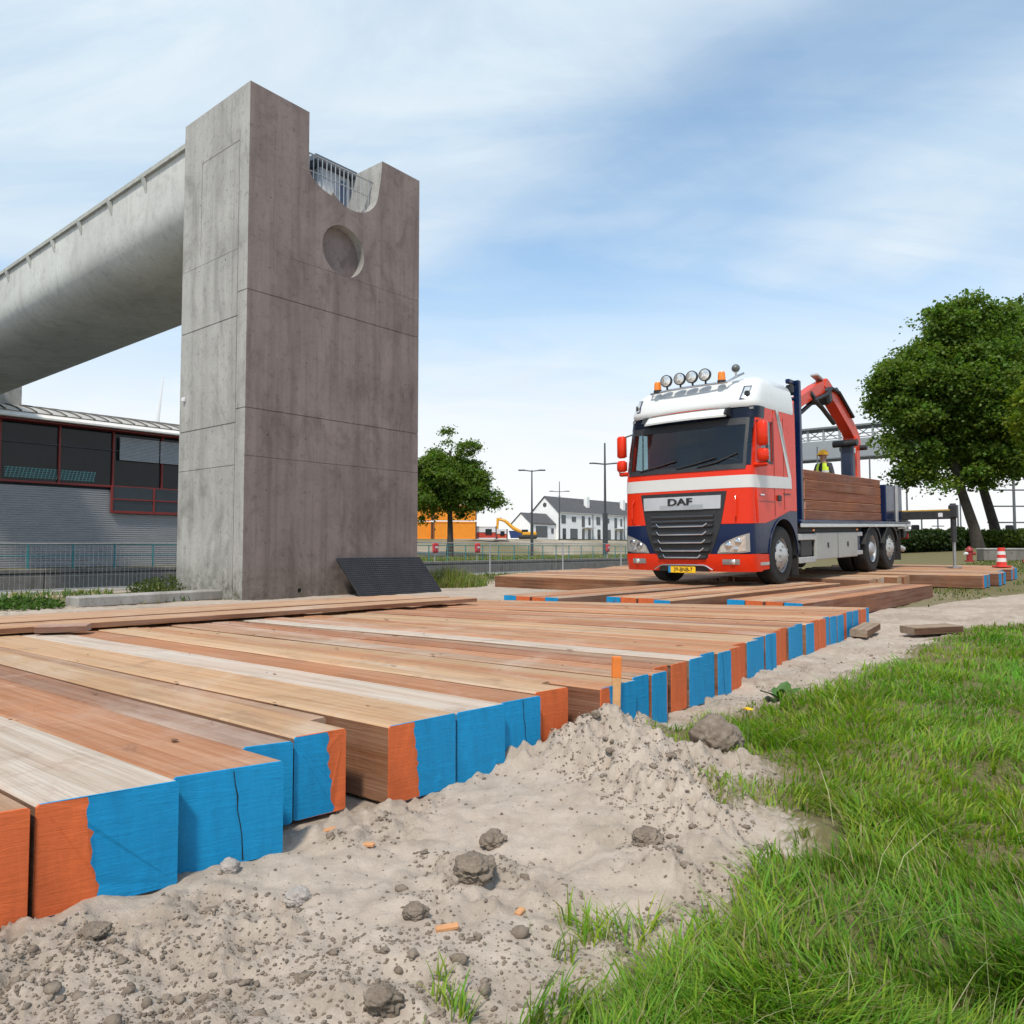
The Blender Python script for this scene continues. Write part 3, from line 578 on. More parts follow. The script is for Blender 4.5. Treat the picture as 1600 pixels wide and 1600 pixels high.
# girder between both towers
def girder():
    root = empty('tube_girder', TC + TLf * 2.3); tag(root, 'pale grey rounded girder running from the concrete tower over the canal', 'girder')
    prof = []; r0, r1, zt, zb = .22, 3.9, 9.02, 7.24; mid = (r0 + r1) / 2; hw = (r1 - r0) / 2
    prof = [(r0, zt)] + [(r0, zt - .35), (r0, 8.26)] + [(mid - hw * abs(math.cos(a)) ** .58 , 8.20 - (8.20 - zb) * math.sin(a) ** .80) for a in [R(x) for x in range(4, 90, 6)]] + [(mid, zb)]
    prof = prof + [(2 * mid - a, b) for a, b in prof[::-1][1:]]
    rows = []
    for s_ in (0, 4, 8, 12, 16, 20, 24, 28.5): rows.append([TR * a + UP * b + TLf * s_ for a, b in prof])
    mb = MB(); mb.grid(rows); mb.build('shell', GIRD, root, 35)
    mb = MB(); mb.prism([(r0 - .07, zt), (r1 + .07, zt), (r1 + .07, zt + .10), (r0 - .07, zt + .10)], (0, 0, 0), TR, UP, TLf * 28.5); mb.build('top_cap', M('cap_grey', (.36, .36, .32), .7, var=.2, dirt=.3), root)
    for s_ in np.arange(2.2, 24, 1.75):
        mb = MB(); mb.prism([(0, -.03), (.035, -.03), (.035, -.30), (0, -.34)], TR * (r0 - .02) + UP * zt + TLf * float(s_), -TR * .10 / .1 * .12, UP, TLf * .05); 
        mb = MB(); a = TR * (r0 + .0) + TLf * float(s_); mb.add([a + UP * (zt - .02) - TR * .01, a + UP * (zt - .02) - TR * .13, a + UP * (zt - .34) - TR * .005, a + UP * (zt - .02) - TR * .01 + TLf * .05, a + UP * (zt - .02) - TR * .13 + TLf * .05, a + UP * (zt - .34) - TR * .005 + TLf * .05], [(0, 1, 2), (3, 5, 4), (0, 3, 4, 1), (1, 4, 5, 2), (2, 5, 3, 0)]); mb.build('bracket', GIRD, root)
girder()
# rubber grating leaning on the tower
def grating():
    a = TC + TR * 2.05 + Vector((TR.y, -TR.x, 0)) * .62; root = empty('rubber_grating', a); tag(root, 'black rubber grating panel leaning against the concrete tower', 'grating')
    back = -Vector((TR.y, -TR.x, 0)); up = (back * .50 + UP * .70).normalized(); nrm = TR.cross(up); Wm, Hm = 2.15, .86
    top_shift = -.16
    def P(u, v, d=0): return TR * (u + top_shift * v / Hm) + up * v + nrm * d
    mb = MB(); mb.add([P(0, 0, .0), P(Wm, 0, .0), P(Wm, Hm, .0), P(0, Hm, .0), P(0, 0, .025), P(Wm, 0, .025), P(Wm, Hm, .025), P(0, Hm, .025)], [(0, 1, 2, 3), (4, 7, 6, 5), (0, 4, 5, 1), (1, 5, 6, 2), (2, 6, 7, 3), (3, 7, 4, 0)])
    mb.build('backing', M('rubber_back', (.012, .012, .013), .8), root)
    g = MB(); nx, ny = 46, 18
    def bar(u0, v0, u1, v1, hw, d):
        if u0 == u1: q = [P(u0 - hw, v0, .025), P(u0 + hw, v0, .025), P(u0 + hw, v1, .025), P(u0 - hw, v1, .025), P(u0 - hw, v0, d), P(u0 + hw, v0, d), P(u0 + hw, v1, d), P(u0 - hw, v1, d)]
        else: q = [P(u0, v0 - hw, .025), P(u1, v0 - hw, .025), P(u1, v0 + hw, .025), P(u0, v0 + hw, .025), P(u0, v0 - hw, d), P(u1, v0 - hw, d), P(u1, v0 + hw, d), P(u0, v0 + hw, d)]
        g.add(q, [(0, 1, 2, 3), (4, 7, 6, 5), (0, 4, 5, 1), (1, 5, 6, 2), (2, 6, 7, 3), (3, 7, 4, 0)])
    sgn = 1
    for i in range(nx + 1): bar(Wm * i / nx, 0, Wm * i / nx, Hm, .009, .048)
    for j in range(ny + 1): bar(0, Hm * j / ny, Wm, 0, .009, .052)
    g.build('grid', M('rubber_grid', (.035, .035, .04), .6, var=.3, vs=5), root)
    root.location.z = -.01
grating()

# ================================================================== building beyond the canal (left)
def cframe(name, t, n, z=0):
    """empty whose local x runs along the canal, y across it (away from camera)"""
    return empty(name, cell(t, n, z), (0, 0, math.atan2(D[1], D[0])))
def workshop():
    root = cframe('canal_workshop', 0, 39.0); tag(root, 'long grey corrugated building with a dark glazed upper storey and curved roof', 'building')
    t0, t1 = -14.0, 25.0; REDF = M('frame_red', (.20, .018, .014), .45); CLAD = M('cladding_grey', (.31, .31, .315), .5, .15, .08, 1.5)
    # corrugated cladding
    prof = []; z = 0.0
    while z < 3.78: prof += [(0, z), (-.028, z + .02), (-.028, z + .06), (0, z + .08)]; z += .105
    mb = MB(); mb.grid([[(t0, a, b) for a, b in prof], [(t1, a, b) for a, b in prof]]); mb.build('wall_cladding', CLAD, root)
    MB().box(((t0 + t1) / 2, 4.2, 3.3), (t1 - t0 - .1, 7.9, 6.6)).build('core_wall', M('core_dark', (.05, .055, .06), .8), root)
    MB().box(((t0 + t1) / 2, -.02, 3.93), (t1 - t0, .14, .10), .01).build('sill', REDF, root)
    # glazed band
    x = 13.61 - 2.42 * 10
    me = MB().box((0, .10, 5.33), (2.34, .03, 2.7), .0).mesh('window', DGLASS); mu = MB().box((0, .02, 5.33), (.085, .14, 2.7), .01).mesh('mullion', REDF)
    while x < t1: 
        link('window', me, root, (x + 1.21, 0, 0)); link('mullion', mu, root, (x, 0, 0)); x += 2.42
    MB().box(((t0 + t1) / 2, .03, 5.72), (t1 - t0, .10, .05), .01).build('transom', M('transom_dark', (.05, .055, .06), .5), root)
    # dropped glass bay on the right with red frames
    for k in range(4):
        xa = 15.95 + k * 2.05; bay = MB().box((xa + 1.02, -.10, 3.32), (1.98, .10, 1.22)).build('bay_panel', DGLASS2, root)
        MB().box((xa, -.14, 3.3), (.09, .12, 1.30), .01).build('bay_post', REDF, root)
    for zz_, hh in ((2.68, .12), (3.31, .06)): MB().box((20.1, -.15, zz_), (8.3, .10, hh), .01).build('bay_rail', REDF, root)
    # louvre blinds
    sl_ = MB()
    for j in range(16): sl_.box((0, 0, 5.30 + j * .072), (1.95, .05, .045), rot=(R(28), 0, 0))
    sm = sl_.mesh('blind', M('blind_pale', (.50, .52, .54), .45, .2))
    for k in range(4): link('blind', sm, root, (17.25 + k * 2.02, -.12, 0))
    # eave and curved roof with ribs
    MB().prism([(-.78, 6.74), (-.78, 6.82), (-.40, 7.08), (.1, 7.08), (.1, 6.72)], (t0, 0, 0), (0, 1, 0), (0, 0, 1), (t1 - t0, 0, 0)).build('eave', M('eave_pale', (.72, .69, .63), .55, var=.1, dirt=.2), root)
    MB().box(((t0 + t1) / 2, -.2, 6.67), (t1 - t0, .7, .06), .01).build('soffit', REDF, root)
    arcp = [(-.55 + 8.8 * f, 7.04 + 1.25 * math.sin(min(1.0, f * 1.0) * math.pi * .5) ** .8) for f in np.linspace(0, 1, 14)]
    mb = MB(); mb.grid([[(t0, a, b) for a, b in arcp], [(t1, a, b) for a, b in arcp]]); mb.build('roof', M('roof_sheet', (.52, .47, .40), .4, .35, .12, 1.2, dirt=.2), root, 60)
    rib = MB(); rib.tube([(0, a, b + .03) for a, b in arcp], .035, 5); rm = rib.mesh('rib', M('rib_dark', (.10, .09, .08), .6))
    x = t0 + .4
    while x < t1: link('rib', rm, root, (x, 0, 0)); x += .62
    # teal grid modelled in place of a reflection in the window glass
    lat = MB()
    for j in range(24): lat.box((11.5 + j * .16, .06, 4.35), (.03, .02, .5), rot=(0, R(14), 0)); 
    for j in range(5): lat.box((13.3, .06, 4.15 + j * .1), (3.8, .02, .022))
    lat.build('teal_reflection', M('reflection_teal', (.10, .33, .33), .4), root)
workshop()
# ---- teal railing on the far quay
def railing(t0, t1, n, label):
    root = cframe('canal_railing', t0, n); tag(root, label, 'railing')
    Lr = t1 - t0
    for z, r in ((1.08, .032), (.58, .022)): MB().tube([(0, 0, z), (Lr, 0, z)], r, 6).build('rail', TEAL, root)
    pm = MB().box((0, 0, .54), (.075, .05, 1.08), .008).mesh('post', TEAL)
    for i in range(int(Lr / 1.75) + 1): link('post', pm, root, (i * 1.75, 0, 0))
railing(-2.5, 22.0, 36.1, 'teal metal railing on the quay in front of the grey building')
railing(33.0, 118.0, 36.1, 'teal metal railing along the far quay before the houses')
# ---- low mesh fence panels on the near quay
def fence_panel(t, n, Ln, h, label, group):
    root = cframe('mesh_fence_panel', t, n); tag(root, label, 'fence panel', group)
    MB().tube([(0, 0, -.1), (0, 0, h)], .028, 8).build('post', GALV, root); MB().tube([(Ln, 0, -.1), (Ln, 0, h)], .028, 8).build('post', GALV, root)
    MB().tube([(0, 0, h - .03), (Ln * .5, 0, h - .045), (Ln, 0, h - .03)], .016, 6).build('top_rail', GALV, root); MB().tube([(0, 0, .08), (Ln, 0, .08)], .016, 6).build('bottom_rail', GALV, root)
    w = MB(); x = .07
    while x < Ln: w.cyl((x, 0, .08), (x, 0, h - .03), .0022, n=3, caps=False); x += .09
    for z in (.35, .62, .88): w.cyl((0, 0, z), (Ln, 0, z), .0035, n=3, caps=False)
    o = w.build('wire_mesh', M('wire', (.33, .34, .35), .5, .4), root); o['kind'] = 'stuff'
GF = 'low mesh fence panels along the near quay'
fence_panel(-6.4, 16.95, 8.4, 1.05, 'low mesh fence panel on the quay, cut off by the left picture edge', GF)
fence_panel(2.05, 16.95, 6.7, 1.05, 'low mesh fence panel ending against the concrete tower', GF)
for i in range(6): fence_panel(15.0 + i * 4.15, 18.0 - .0 if False else 16.95, 4.15, 1.12, 'low mesh fence panel right of the tower, %s from the tower' % ordn[i], GF)

# ---- slab and weeds by the tower
sb = Vector((-6.75, 12.1, 0)); d = Vector((1.45, 2.0, 0)); root = empty('concrete_slab', (-6.55, 12.15, 0), (0, 0, math.atan2(d.y, d.x))); tag(root, 'long pale concrete slab lying on the ground left of the tower', 'slab')
MB().box((1.0, 0, .08), (2.9, .42, .17), .02).build('slab_body', CON_G, root)

# ================================================================== background beyond the canal
def house():
    HW = M('render_white', (.82, .82, .80), .8, var=.05, vs=1, bump=.1); HR = M('roof_slate', (.085, .083, .085), .75, var=.2, vs=2); WF = M('frame_dark', (.03, .033, .037), .5); HG = M('house_glass', (.035, .045, .05), .08, spec=.7); GUT = M('gutter', (.45, .45, .44), .5)
    a = math.atan2(D[1], D[0])
    root = empty('terraced_house', (8.44, 139, 2.3), (0, 0, a)); tag(root, 'white two-storey terraced house with dark roof and chimneys behind the canal', 'house')
    Lh, Wd, He, Hr = 46, 6.1, 5.25, 8.05
    mb = MB(); mb.prism([(0, 0), (Wd, 0), (Wd, He), (Wd / 2, Hr), (0, He)], (0, 0, 0), (0, 1, 0), (0, 0, 1), (Lh, 0, 0)); mb.build('wall', HW, root)
    rf = MB()
    for s_ in (0, 1):
        ya, yb = (-.25, Wd / 2) if s_ == 0 else (Wd + .25, Wd / 2); sl = (Hr - He) / (Wd / 2); za = He - .25 * sl
        rf.add([(-.2, ya, za + .05), (Lh + .2, ya, za + .05), (Lh + .2, yb, Hr + .05), (-.2, yb, Hr + .05), (-.2, ya, za + .22), (Lh + .2, ya, za + .22), (Lh + .2, yb, Hr + .22), (-.2, yb, Hr + .22)], [(0, 1, 2, 3), (4, 7, 6, 5), (0, 4, 5, 1), (1, 5, 6, 2), (2, 6, 7, 3), (3, 7, 4, 0)])
    rfo = rf.build('roof', HR, root)
    for x, y in ((4.6, 3.4), (11.2, 1.3), (14.6, 4.1), (24.5, 1.3), (27.6, 4.1), (37, 1.3)): MB().box((x, y, Hr + (-.55 if y < 2 else .05)), (.95, .75, 2.2 if y < 2 else 1.0), .03).build('chimney', HW, rfo)
    MB().box((Lh / 2, -.2, He - .12), (Lh, .16, .14), .02).build('gutter', GUT, root)
    def win(x, z, w, h, par=root):
        f = MB().box((x, -.02, z), (w, .10, h), .01).build('window', WF, par); 
        MB().box((x, -.075, z), (w - .14, .02, h - .14)).build('pane', HG, f)
    def door(x, par=root):
        f = MB().box((x, -.02, 1.1), (1.0, .10, 2.2), .01).build('door', WF, par); MB().box((x + .0, -.08, 1.5), (.5, .03, .8)).build('pane', HG, f)
    for b in range(4):
        o = b * 11.6
        win(o + 1.7, 3.9, 1.3, 1.5); win(o + 5.0, 4.0, 1.3, .9); win(o + 8.1, 3.6, .95, 2.1); win(o + 10.2, 3.75, .6, 1.5)
        door(o + 1.9); win(o + 5.0, 1.25, 2.3, 1.9); win(o + 8.1, 1.2, .8, 1.9); win(o + 10.2, 1.2, .8, 1.9)
        MB().box((o + 9.4, -.5, 2.45), (3.2, 1.0, .14), .02).build('balcony', GUT, root)
        MB().cyl((o + 11.3, -.1, .1), (o + 11.3, -.1, He - .2), .06, n=8).build('downpipe', WF, root)
    MB().cyl((-.05, 3.05, 6.6), (.03, 3.05, 6.6), .42, n=24).build('round_window', HG, root)
    MB().box((Lh / 2, -.06, .12), (Lh, .08, .3), .01).build('plinth', WF, root)
    r2 = empty('house_annex', (3.27, 133.7, 2.3), (0, 0, a)); tag(r2, 'low white annex with its own gable at the end of the terraced house', 'house annex')
    Wd, He, Hr, Lh = 4.3, 2.95, 4.75, 7.35
    MB().prism([(0, 0), (Wd, 0), (Wd, He), (Wd / 2, Hr), (0, He)], (0, 0, 0), (0, 1, 0), (0, 0, 1), (Lh - .05, 0, 0)).build('wall', HW, r2)
    rf = MB()
    for s_ in (0, 1):
        ya, yb = (-.2, Wd / 2) if s_ == 0 else (Wd + .2, Wd / 2); sl = (Hr - He) / (Wd / 2); za = He - .2 * sl
        rf.add([(-.15, ya, za + .04), (Lh - .05, ya, za + .04), (Lh - .05, yb, Hr + .04), (-.15, yb, Hr + .04), (-.15, ya, za + .18), (Lh - .05, ya, za + .18), (Lh - .05, yb, Hr + .18), (-.15, yb, Hr + .18)], [(0, 1, 2, 3), (4, 7, 6, 5), (0, 4, 5, 1), (1, 5, 6, 2), (2, 6, 7, 3), (3, 7, 4, 0)])
    rf.build('roof', HR, r2); win(3.2, 1.5, 3.3, 2.0, r2); win(6.4, 1.7, .7, .9, r2)
house()
# site huts
def hut(x, y, z, yaw, size, col, label, stripe=None, group=None, cat='container'):
    root = empty('site_container', (x, y, z), (0, 0, yaw)); tag(root, label, cat, group); Lx, Ly, Lz = size
    k = M('hut_%d_%d' % (int(col[0] * 99), int(col[1] * 99)), col, .55, var=.08, vs=1.5, dirt=.1)
    MB().box((0, 0, Lz / 2), (Lx - .1, Ly - .1, Lz - .1), .02).build('shell', k, root)
    fr = MB()
    for sx in (-1, 1):
        for sy in (-1, 1): fr.box((sx * (Lx / 2 - .07), sy * (Ly / 2 - .07), Lz / 2), (.14, .14, Lz - .01), .01)
    fr.build('corner_posts', M('hut_post', (.05, .045, .05), .6), root)
    for zz_ in (.09, Lz - .09): MB().box((0, -Ly / 2 + .05, zz_), (Lx - .3, .12, .16), .01).build('frame_beam', k if stripe is None else M('hut_white', (.65, .65, .65), .5), root)
    nr = int(Lx / .35); cr = MB()
    for i in range(nr): cr.box((-Lx / 2 + .3 + (Lx - .6) * i / max(1, nr - 1), -Ly / 2 + .045, Lz / 2), (.16, .03, Lz - .5), .008)
    o = cr.build('rib_panel', k, root)
    if stripe:
        MB().box((0, -Ly / 2 + .0, Lz * .70), (Lx - .3, .06, Lz * .34), .01).build('white_band', M('hut_white', (.65, .65, .65), .5), root)
        MB().box((Lx * .12, -Ly / 2 - .04, Lz * .58), (Lx * .3, .06, Lz * .42), .01).build('window', DGLASS, root)
    return root
OR = (.80, .27, .015); a = 0.18
hut(-13.2, 96, 2.0, a, (6.0, 2.6, 2.2), OR, 'lower orange site container half hidden by the concrete tower', None, 'orange site containers')
hut(-7.3, 95.6, 2.0, a, (5.4, 2.6, 2.2), OR, 'lower orange site container right behind the tree trunk', None, 'orange site containers')
hut(-13.2, 96, 4.35, a, (6.0, 2.6, 1.9), OR, 'upper orange site container half hidden by the concrete tower', None, 'orange site containers')
hut(-7.3, 95.6, 4.35, a, (5.4, 2.6, 1.9), OR, 'upper orange site container behind the tree crown', None, 'orange site containers')
hut(-3.4, 97, 2.0, .1, (2.7, 2.4, 1.65), (.50, .05, .03), 'small red and white site cabin with a window', 1)
hut(-1.5, 99, 2.0, .05, (1.8, 2.0, 1.35), (.60, .09, .03), 'low orange-red and white site cabin beside the excavator', 1)
bl = empty('waste_skip', (.7, 112, 2.35)); tag(bl, 'dark blue waste skip in front of the white annex', 'skip')
MB().prism([(-.9, 0), (.9, 0), (1.15, 1.0), (-1.15, 1.0)], (0, -.7, 0), (1, 0, 0), (0, 0, 1), (0, 1.4, 0)).build('tub', M('skip_blue', (.02, .045, .15), .5), bl); MB().box((0, 0, 1.02), (2.4, 1.5, .09), .02).build('rim', M('skip_blue', (.02, .045, .15)), bl)
def excavator():
    root = empty('excavator', (2.2, 106, 2.15)); tag(root, 'yellow excavator with raised arm beside the white houses', 'excavator'); Y = M('digger_yellow', (.72, .34, .02), .45)
    for s_ in (-1, 1): MB().box((0, s_ * .95, .25), (2.6, .4, .5), .15).build('track', BLACK, root)
    MB().box((.2, 0, .75), (2.0, 1.9, .5), .1).build('house_body', Y, root); MB().box((-.4, -.5, 1.0), (.9, .8, .6), .06).build('cab', DGLASS, root)
    bm_ = MB(); bm_.tube([(-.7, 0, .9), (-2.0, 0, 1.5), (-3.2, 0, 2.55), (-4.2, 0, 2.80)], [.22, .26, .22, .16], 8); bm_.build('boom', Y, root)
    MB().tube([(-4.15, 0, 2.95), (-4.25, 0, 1.9), (-4.20, 0, .65)], [.2, .17, .13], 8).build('stick', Y, root); MB().tube([(-2.6, 0, 2.35), (-3.9, 0, 3.0)], .07, 6).build('hydraulic_ram', STEEL, root)
    MB().prism([(-.4, 0), (.3, .1), (.35, -.5), (-.2, -.6)], (-4.2, -.4, .65), (1, 0, 0), (0, 0, 1), (0, .8, 0)).build('bucket', DARKST, root)
excavator()
def lamp(x, y, z0, h, arms, r, label, thick=.0):
    root = empty('street_lamp', (x, y, z0)); tag(root, label, 'street lamp', 'masts and lamps beyond the canal'); K = M('mast_dark', (.045, .05, .055), .5)
    MB().tube([(0, 0, 0), (0, 0, h * .38), (0, 0, h * .381), (0, 0, h)], [r + thick, r + thick, r, r * .6], 8).build('mast', K, root)
    for az, ln in arms: 
        o = MB().tube([(0, 0, az), (ln, 0, az + .12)], r * .6, 6).build('arm', K, root); MB().box((ln, 0, az + .10), (.7, .3, .12), .03).build('lamp_head', K, root)
lamp(1.97, 75, gz(1.97, 75), 8.6, [(8.5, -1.0), (8.5, 1.0)], .10, 'dark street lamp with a short double arm left of the white houses', .05)
lamp(9.83, 80, gz(9.83, 80), 12.0, [(9.75, -1.3), (9.75, 1.3)], .14, 'tall black lamp mast with thick foot beside the truck', .14)
lamp(7.2, 115, gz(7.2, 115), 9.0, [(7.4, -1.2), (7.4, 1.2)], .09, 'slim distant lamp mast before the white terraced house', .02)
for (x, y, lab) in ((7.75, 66.5, 'red lifebuoy case on the railing beside the tall black mast'), (-4.6, 55, 'red lifebuoy case on the railing beside the tree'), (-7.4, 52, 'red lifebuoy case on the railing next to the concrete tower')):
    tt = D[0] * x + D[1] * y; x, y, _ = cell(tt, 36.0); r_ = empty('lifebuoy_case', (x, y, 0), (0, 0, math.atan2(D[1], D[0]))); tag(r_, lab, 'lifebuoy case', 'red lifebuoy cases')
    MB().box((0, -.06, .92), (.55, .2, .68), .1).build('case', M('buoy_red', (.50, .02, .025), .45), r_); MB().cyl((0, 0, 0), (0, 0, .5), .04, n=8).build('post', GALV, r_); MB().box((0, -.17, .95), (.25, .02, .12), .005).build('white_label', M('hut_white', (.65, .65, .65)), r_)
def turbine():
    root = empty('wind_turbine', (-97, 205, 0), (0, 0, R(26))); tag(root, 'distant wind turbine with one white blade showing above the curved roof', 'wind turbine'); Wm = M('turbine_white', (.74, .75, .76), .5, var=.04)
    MB().cyl((0, 0, 0), (0, 0, 27), 1.6, 1.0, 20).build('mast', Wm, root); MB().box((0, 1, 27.5), (2.0, 5, 2.0), .5).build('nacelle', Wm, root)
    hb = Vector((0, -2.0, 27.5)); MB().lathe([(.01, 1.3), (.7, .9), (1.0, 0), (.9, -.6)], hb, (0, -1, 0), 16).build('hub', Wm, root, 40)
    for k in range(3):
        an = R(5 + 120 * k); d = Vector((math.sin(an), 0, math.cos(an))); sd = Vector((math.cos(an), 0, -math.sin(an))); rows = []
        for f, w, off in ((.0, .55, 0), (.12, 1.0, .1), (.25, 1.15, .1), (.55, .75, .05), (.85, .38, 0), (1.0, .06, -.05)):
            c = hb + d * (1 + 20.3 * f); rows.append([c + sd * (w * (.35)) , c + Vector((0, -.18 * w, 0)), c - sd * (w * .65), c + Vector((0, .18 * w, 0)), c + sd * (w * .35)])
        MB().grid(rows).build('blade', Wm, root, 50)
turbine()
# grey steel bridge on the right
def bridge():
    a = Vector((14.0, 65.5, 0)); b = Vector((38.0, 47.3, 0)); d = b - a; Ln = d.length; root = empty('steel_bridge', a, (0, 0, math.atan2(d.y, d.x))); tag(root, 'grey raised steel bridge girder behind the crane and trees', 'bridge')
    G = M('bridge_grey', (.30, .32, .335), .5, .1, .08, .4); GD = M('bridge_dark', (.17, .18, .19), .5)
    MB().box((Ln / 2, 0, 8.35), (Ln, 1.6, 1.35), .03).build('box_girder', G, root); MB().box((Ln / 2, 0, 9.98), (Ln, 1.8, .16), .02).build('top_chord', GD, root); MB().box((Ln / 2, 0, 7.63), (Ln, 1.9, .12), .02).build('bottom_flange', GD, root)
    pm = MB().box((0, -.7, 9.45), (.16, .12, .95), .01).mesh('post', G); dm = MB().tube([(0, -.7, 9.1), (1.0, -.7, 9.85)], .035, 5).mesh('brace', GD); dm2 = MB().tube([(0, -.7, 9.85), (1.0, -.7, 9.1)], .035, 5).mesh('brace', GD)
    for i in range(int(Ln / 1.15)):
        link('post', pm, root, (i * 1.15, 0, 0)); link('brace', dm, root, (i * 1.15, 0, 0)); link('brace', dm2, root, (i * 1.15, 0, 0))
    for z in (9.3, 9.55): MB().box((Ln / 2, .6, z), (Ln, .05, .05)).build('inner_rail', GD, root)
    for x in (1.5, Ln - 2.0):
        for y in (-.6, .6): MB().box((x, y, 3.3), (.9, .5, 8.5), .04).build('pylon', G, root)
bridge()
def mast(x, y, h, r, label, bars=(), boxes=()):
    z = gz(x, y); root = empty('signal_mast', (x, y, z - .1)); tag(root, label, 'mast', 'thin masts behind the trees'); K = M('mast_grey', (.13, .14, .15), .55)
    MB().cyl((0, 0, 0), (0, 0, h), r, r * .7, 8).build('pole', K, root)
    for z_, x0, x1 in bars: MB().tube([(x0, 0, z_), (x1, 0, z_)], r * .55, 6).build('crossbar', K, root)
    for z_, x0 in boxes: MB().box((x0, -.15, z_), (.45, .35, .6), .06).build('signal_head', M('signal_black', (.03, .03, .035), .6), root)
for (x, y, top, r, bars, boxes, lab) in (
        (27.1, 52, 5.2, .075, (), ((1.4, .45),), 'thin signal mast with a black box beside the truck tail'),
        (32.4, 60, 3.8, .075, (), (), 'thin grey mast right of the truck tail'),
        (34.8, 62, 3.7, .075, ((1.9, -.5, .5),), (), 'thin mast with a crossbar left of the outrigger'),
        (34.1, 58, 4.2, .075, (), (), 'thin grey mast just left of the leaning trunks'),
        (41.4, 70, 7.5, .075, (), (), 'slim mast behind the leaning trunks'),
        (37.1, 56, 8.9, .11, ((3.2, -2.2, 2.0), (2.0, -2.0, 2.0), (4.4, -1.5, 2.0)), ((1.5, -.5),), 'tall mast with crossbars at the right picture edge'),
        (20.2, 50, 7.6, .06, (), (), 'dark mast behind the worker'),
        (24.6, 52, 7.1, .075, ((3.4, 0, .6),), (), 'slim mast behind the stacked timber')):
    mast(x, y, top - gz(x, y) + .1, r, lab, bars, boxes)

# ================================================================== truck
TRUCK = empty('flatbed_truck', (TO[0], TO[1], .269)); TRUCK.rotation_euler = (0, R(1.26), math.atan2(TF[1], TF[0]))
tag(TRUCK, 'red, white and navy flatbed truck with a loading crane standing on the timber mats', 'truck')
HWD = 1.24; CN = 6.0
def xf(z): return float(np.interp(z, [.25, .45, .9, 1.1, 1.6, 1.95, 2.06, 2.45, 2.82, 2.95, 3.05], [1.30, 1.36, 1.375, 1.36, 1.345, 1.33, 1.30, 1.22, 1.12, 1.09, 1.07]))
DC = .34
def fx(y, z, off=0.0):
    """front surface of the cab at width y and height z"""
    t = min(1.0, abs(y) / HWD); return xf(z) - DC + DC * (1 - t ** CN) ** (1 / CN) - .05 * t * t + off
def fq(q, z, off=0.0):
    a = q * math.pi / 2; ca = abs(math.cos(a)) ** (2 / CN); sa = abs(math.sin(a)) ** (2 / CN) * (1 if q > 0 else -1)
    return (xf(z) - DC + (DC + off) * ca - .05 * sa * sa, (HWD + off) * sa, z)
def wrap(name, mat, z0, z1, q0=-1, q1=1, off=0.0, parent=TRUCK, nz=8, nq=48, x_back=None):
    rows = []
    for i in range(nz + 1):
        z = z0 + (z1 - z0) * i / nz; r = [fq(q0 + (q1 - q0) * j / nq, z, off) for j in range(nq + 1)]
        if x_back is not None: r = [(x_back, -(HWD + off), z)] + r + [(x_back, HWD + off, z)]
        rows.append(r)
    mb = MB(); mb.grid(rows); return mb.build(name, mat, parent, 40)
def patch(name, mat, ylo, yhi, z0, z1, off, parent=TRUCK, nz=8, ny=20, thick=.02):
    rows = []; 
    for i in range(nz + 1):
        z = z0 + (z1 - z0) * i / nz; a, b = ylo(z), yhi(z); rows.append([(fx(a + (b - a) * j / ny, z, off), a + (b - a) * j / ny, z) for j in range(ny + 1)])
    mb = MB(); mb.grid(rows); per = rows[0] + [r[-1] for r in rows[1:]] + rows[-1][::-1][1:] + [r[0] for r in rows[::-1][1:-1]]
    b = [(x - thick, y, z) for x, y, z in per]; mb.grid([per + [per[0]], b + [b[0]]]); return mb.build(name, mat, parent, 40)
def side(name, mat, poly, y, thick=.02, parent=TRUCK, s=1, smooth=None):
    mb = MB(); mb.prism(poly, (0, s * (y - thick), 0), (1, 0, 0), (0, 0, 1), (0, s * thick, 0)); return mb.build(name, mat, parent, smooth)
XR = -.64
# --- cab shell
wrap('bumper', RED, .28, .575, nz=4, off=.008, x_back=None)
wrap('lower_panel', NAVY, .58, 1.075, nz=5, off=.0)
wrap('cab_front', RED, 1.08, 2.045, off=.0)
wrap('front_stripe', STRIPE, 1.675, 1.885, off=.004, nz=2)
# windscreen pillars and header
for s_ in (-1, 1):
    rows = [[fq(s_ * (.70 + .30 * j / 8), 2.045 + (2.86 - 2.045) * i / 8) for j in range(9)] for i in range(9)]; mb = MB(); mb.grid(rows); mb.build('pillar', RED, TRUCK, 40)
wrap('header', DKNAVY, 2.86, 3.06, off=.004, nz=3)
wrap('windscreen', GLASS, 2.05, 2.855, -.74, .74, .004, nz=10)
patch('windscreen_cowl', BLACK, lambda z: -1.13, lambda z: 1.13, 1.985, 2.075, .012, nz=3)
patch('windscreen_band', BLACK, lambda z: -1.1, lambda z: 1.1, 2.745, 2.865, .010, nz=3)
for s_ in (-1, 1): patch('windscreen_edge', BLACK, (lambda z: 1.085) if s_ > 0 else (lambda z: -1.135), (lambda z: 1.135) if s_ > 0 else (lambda z: -1.085), 2.03, 2.86, .010, ny=3)
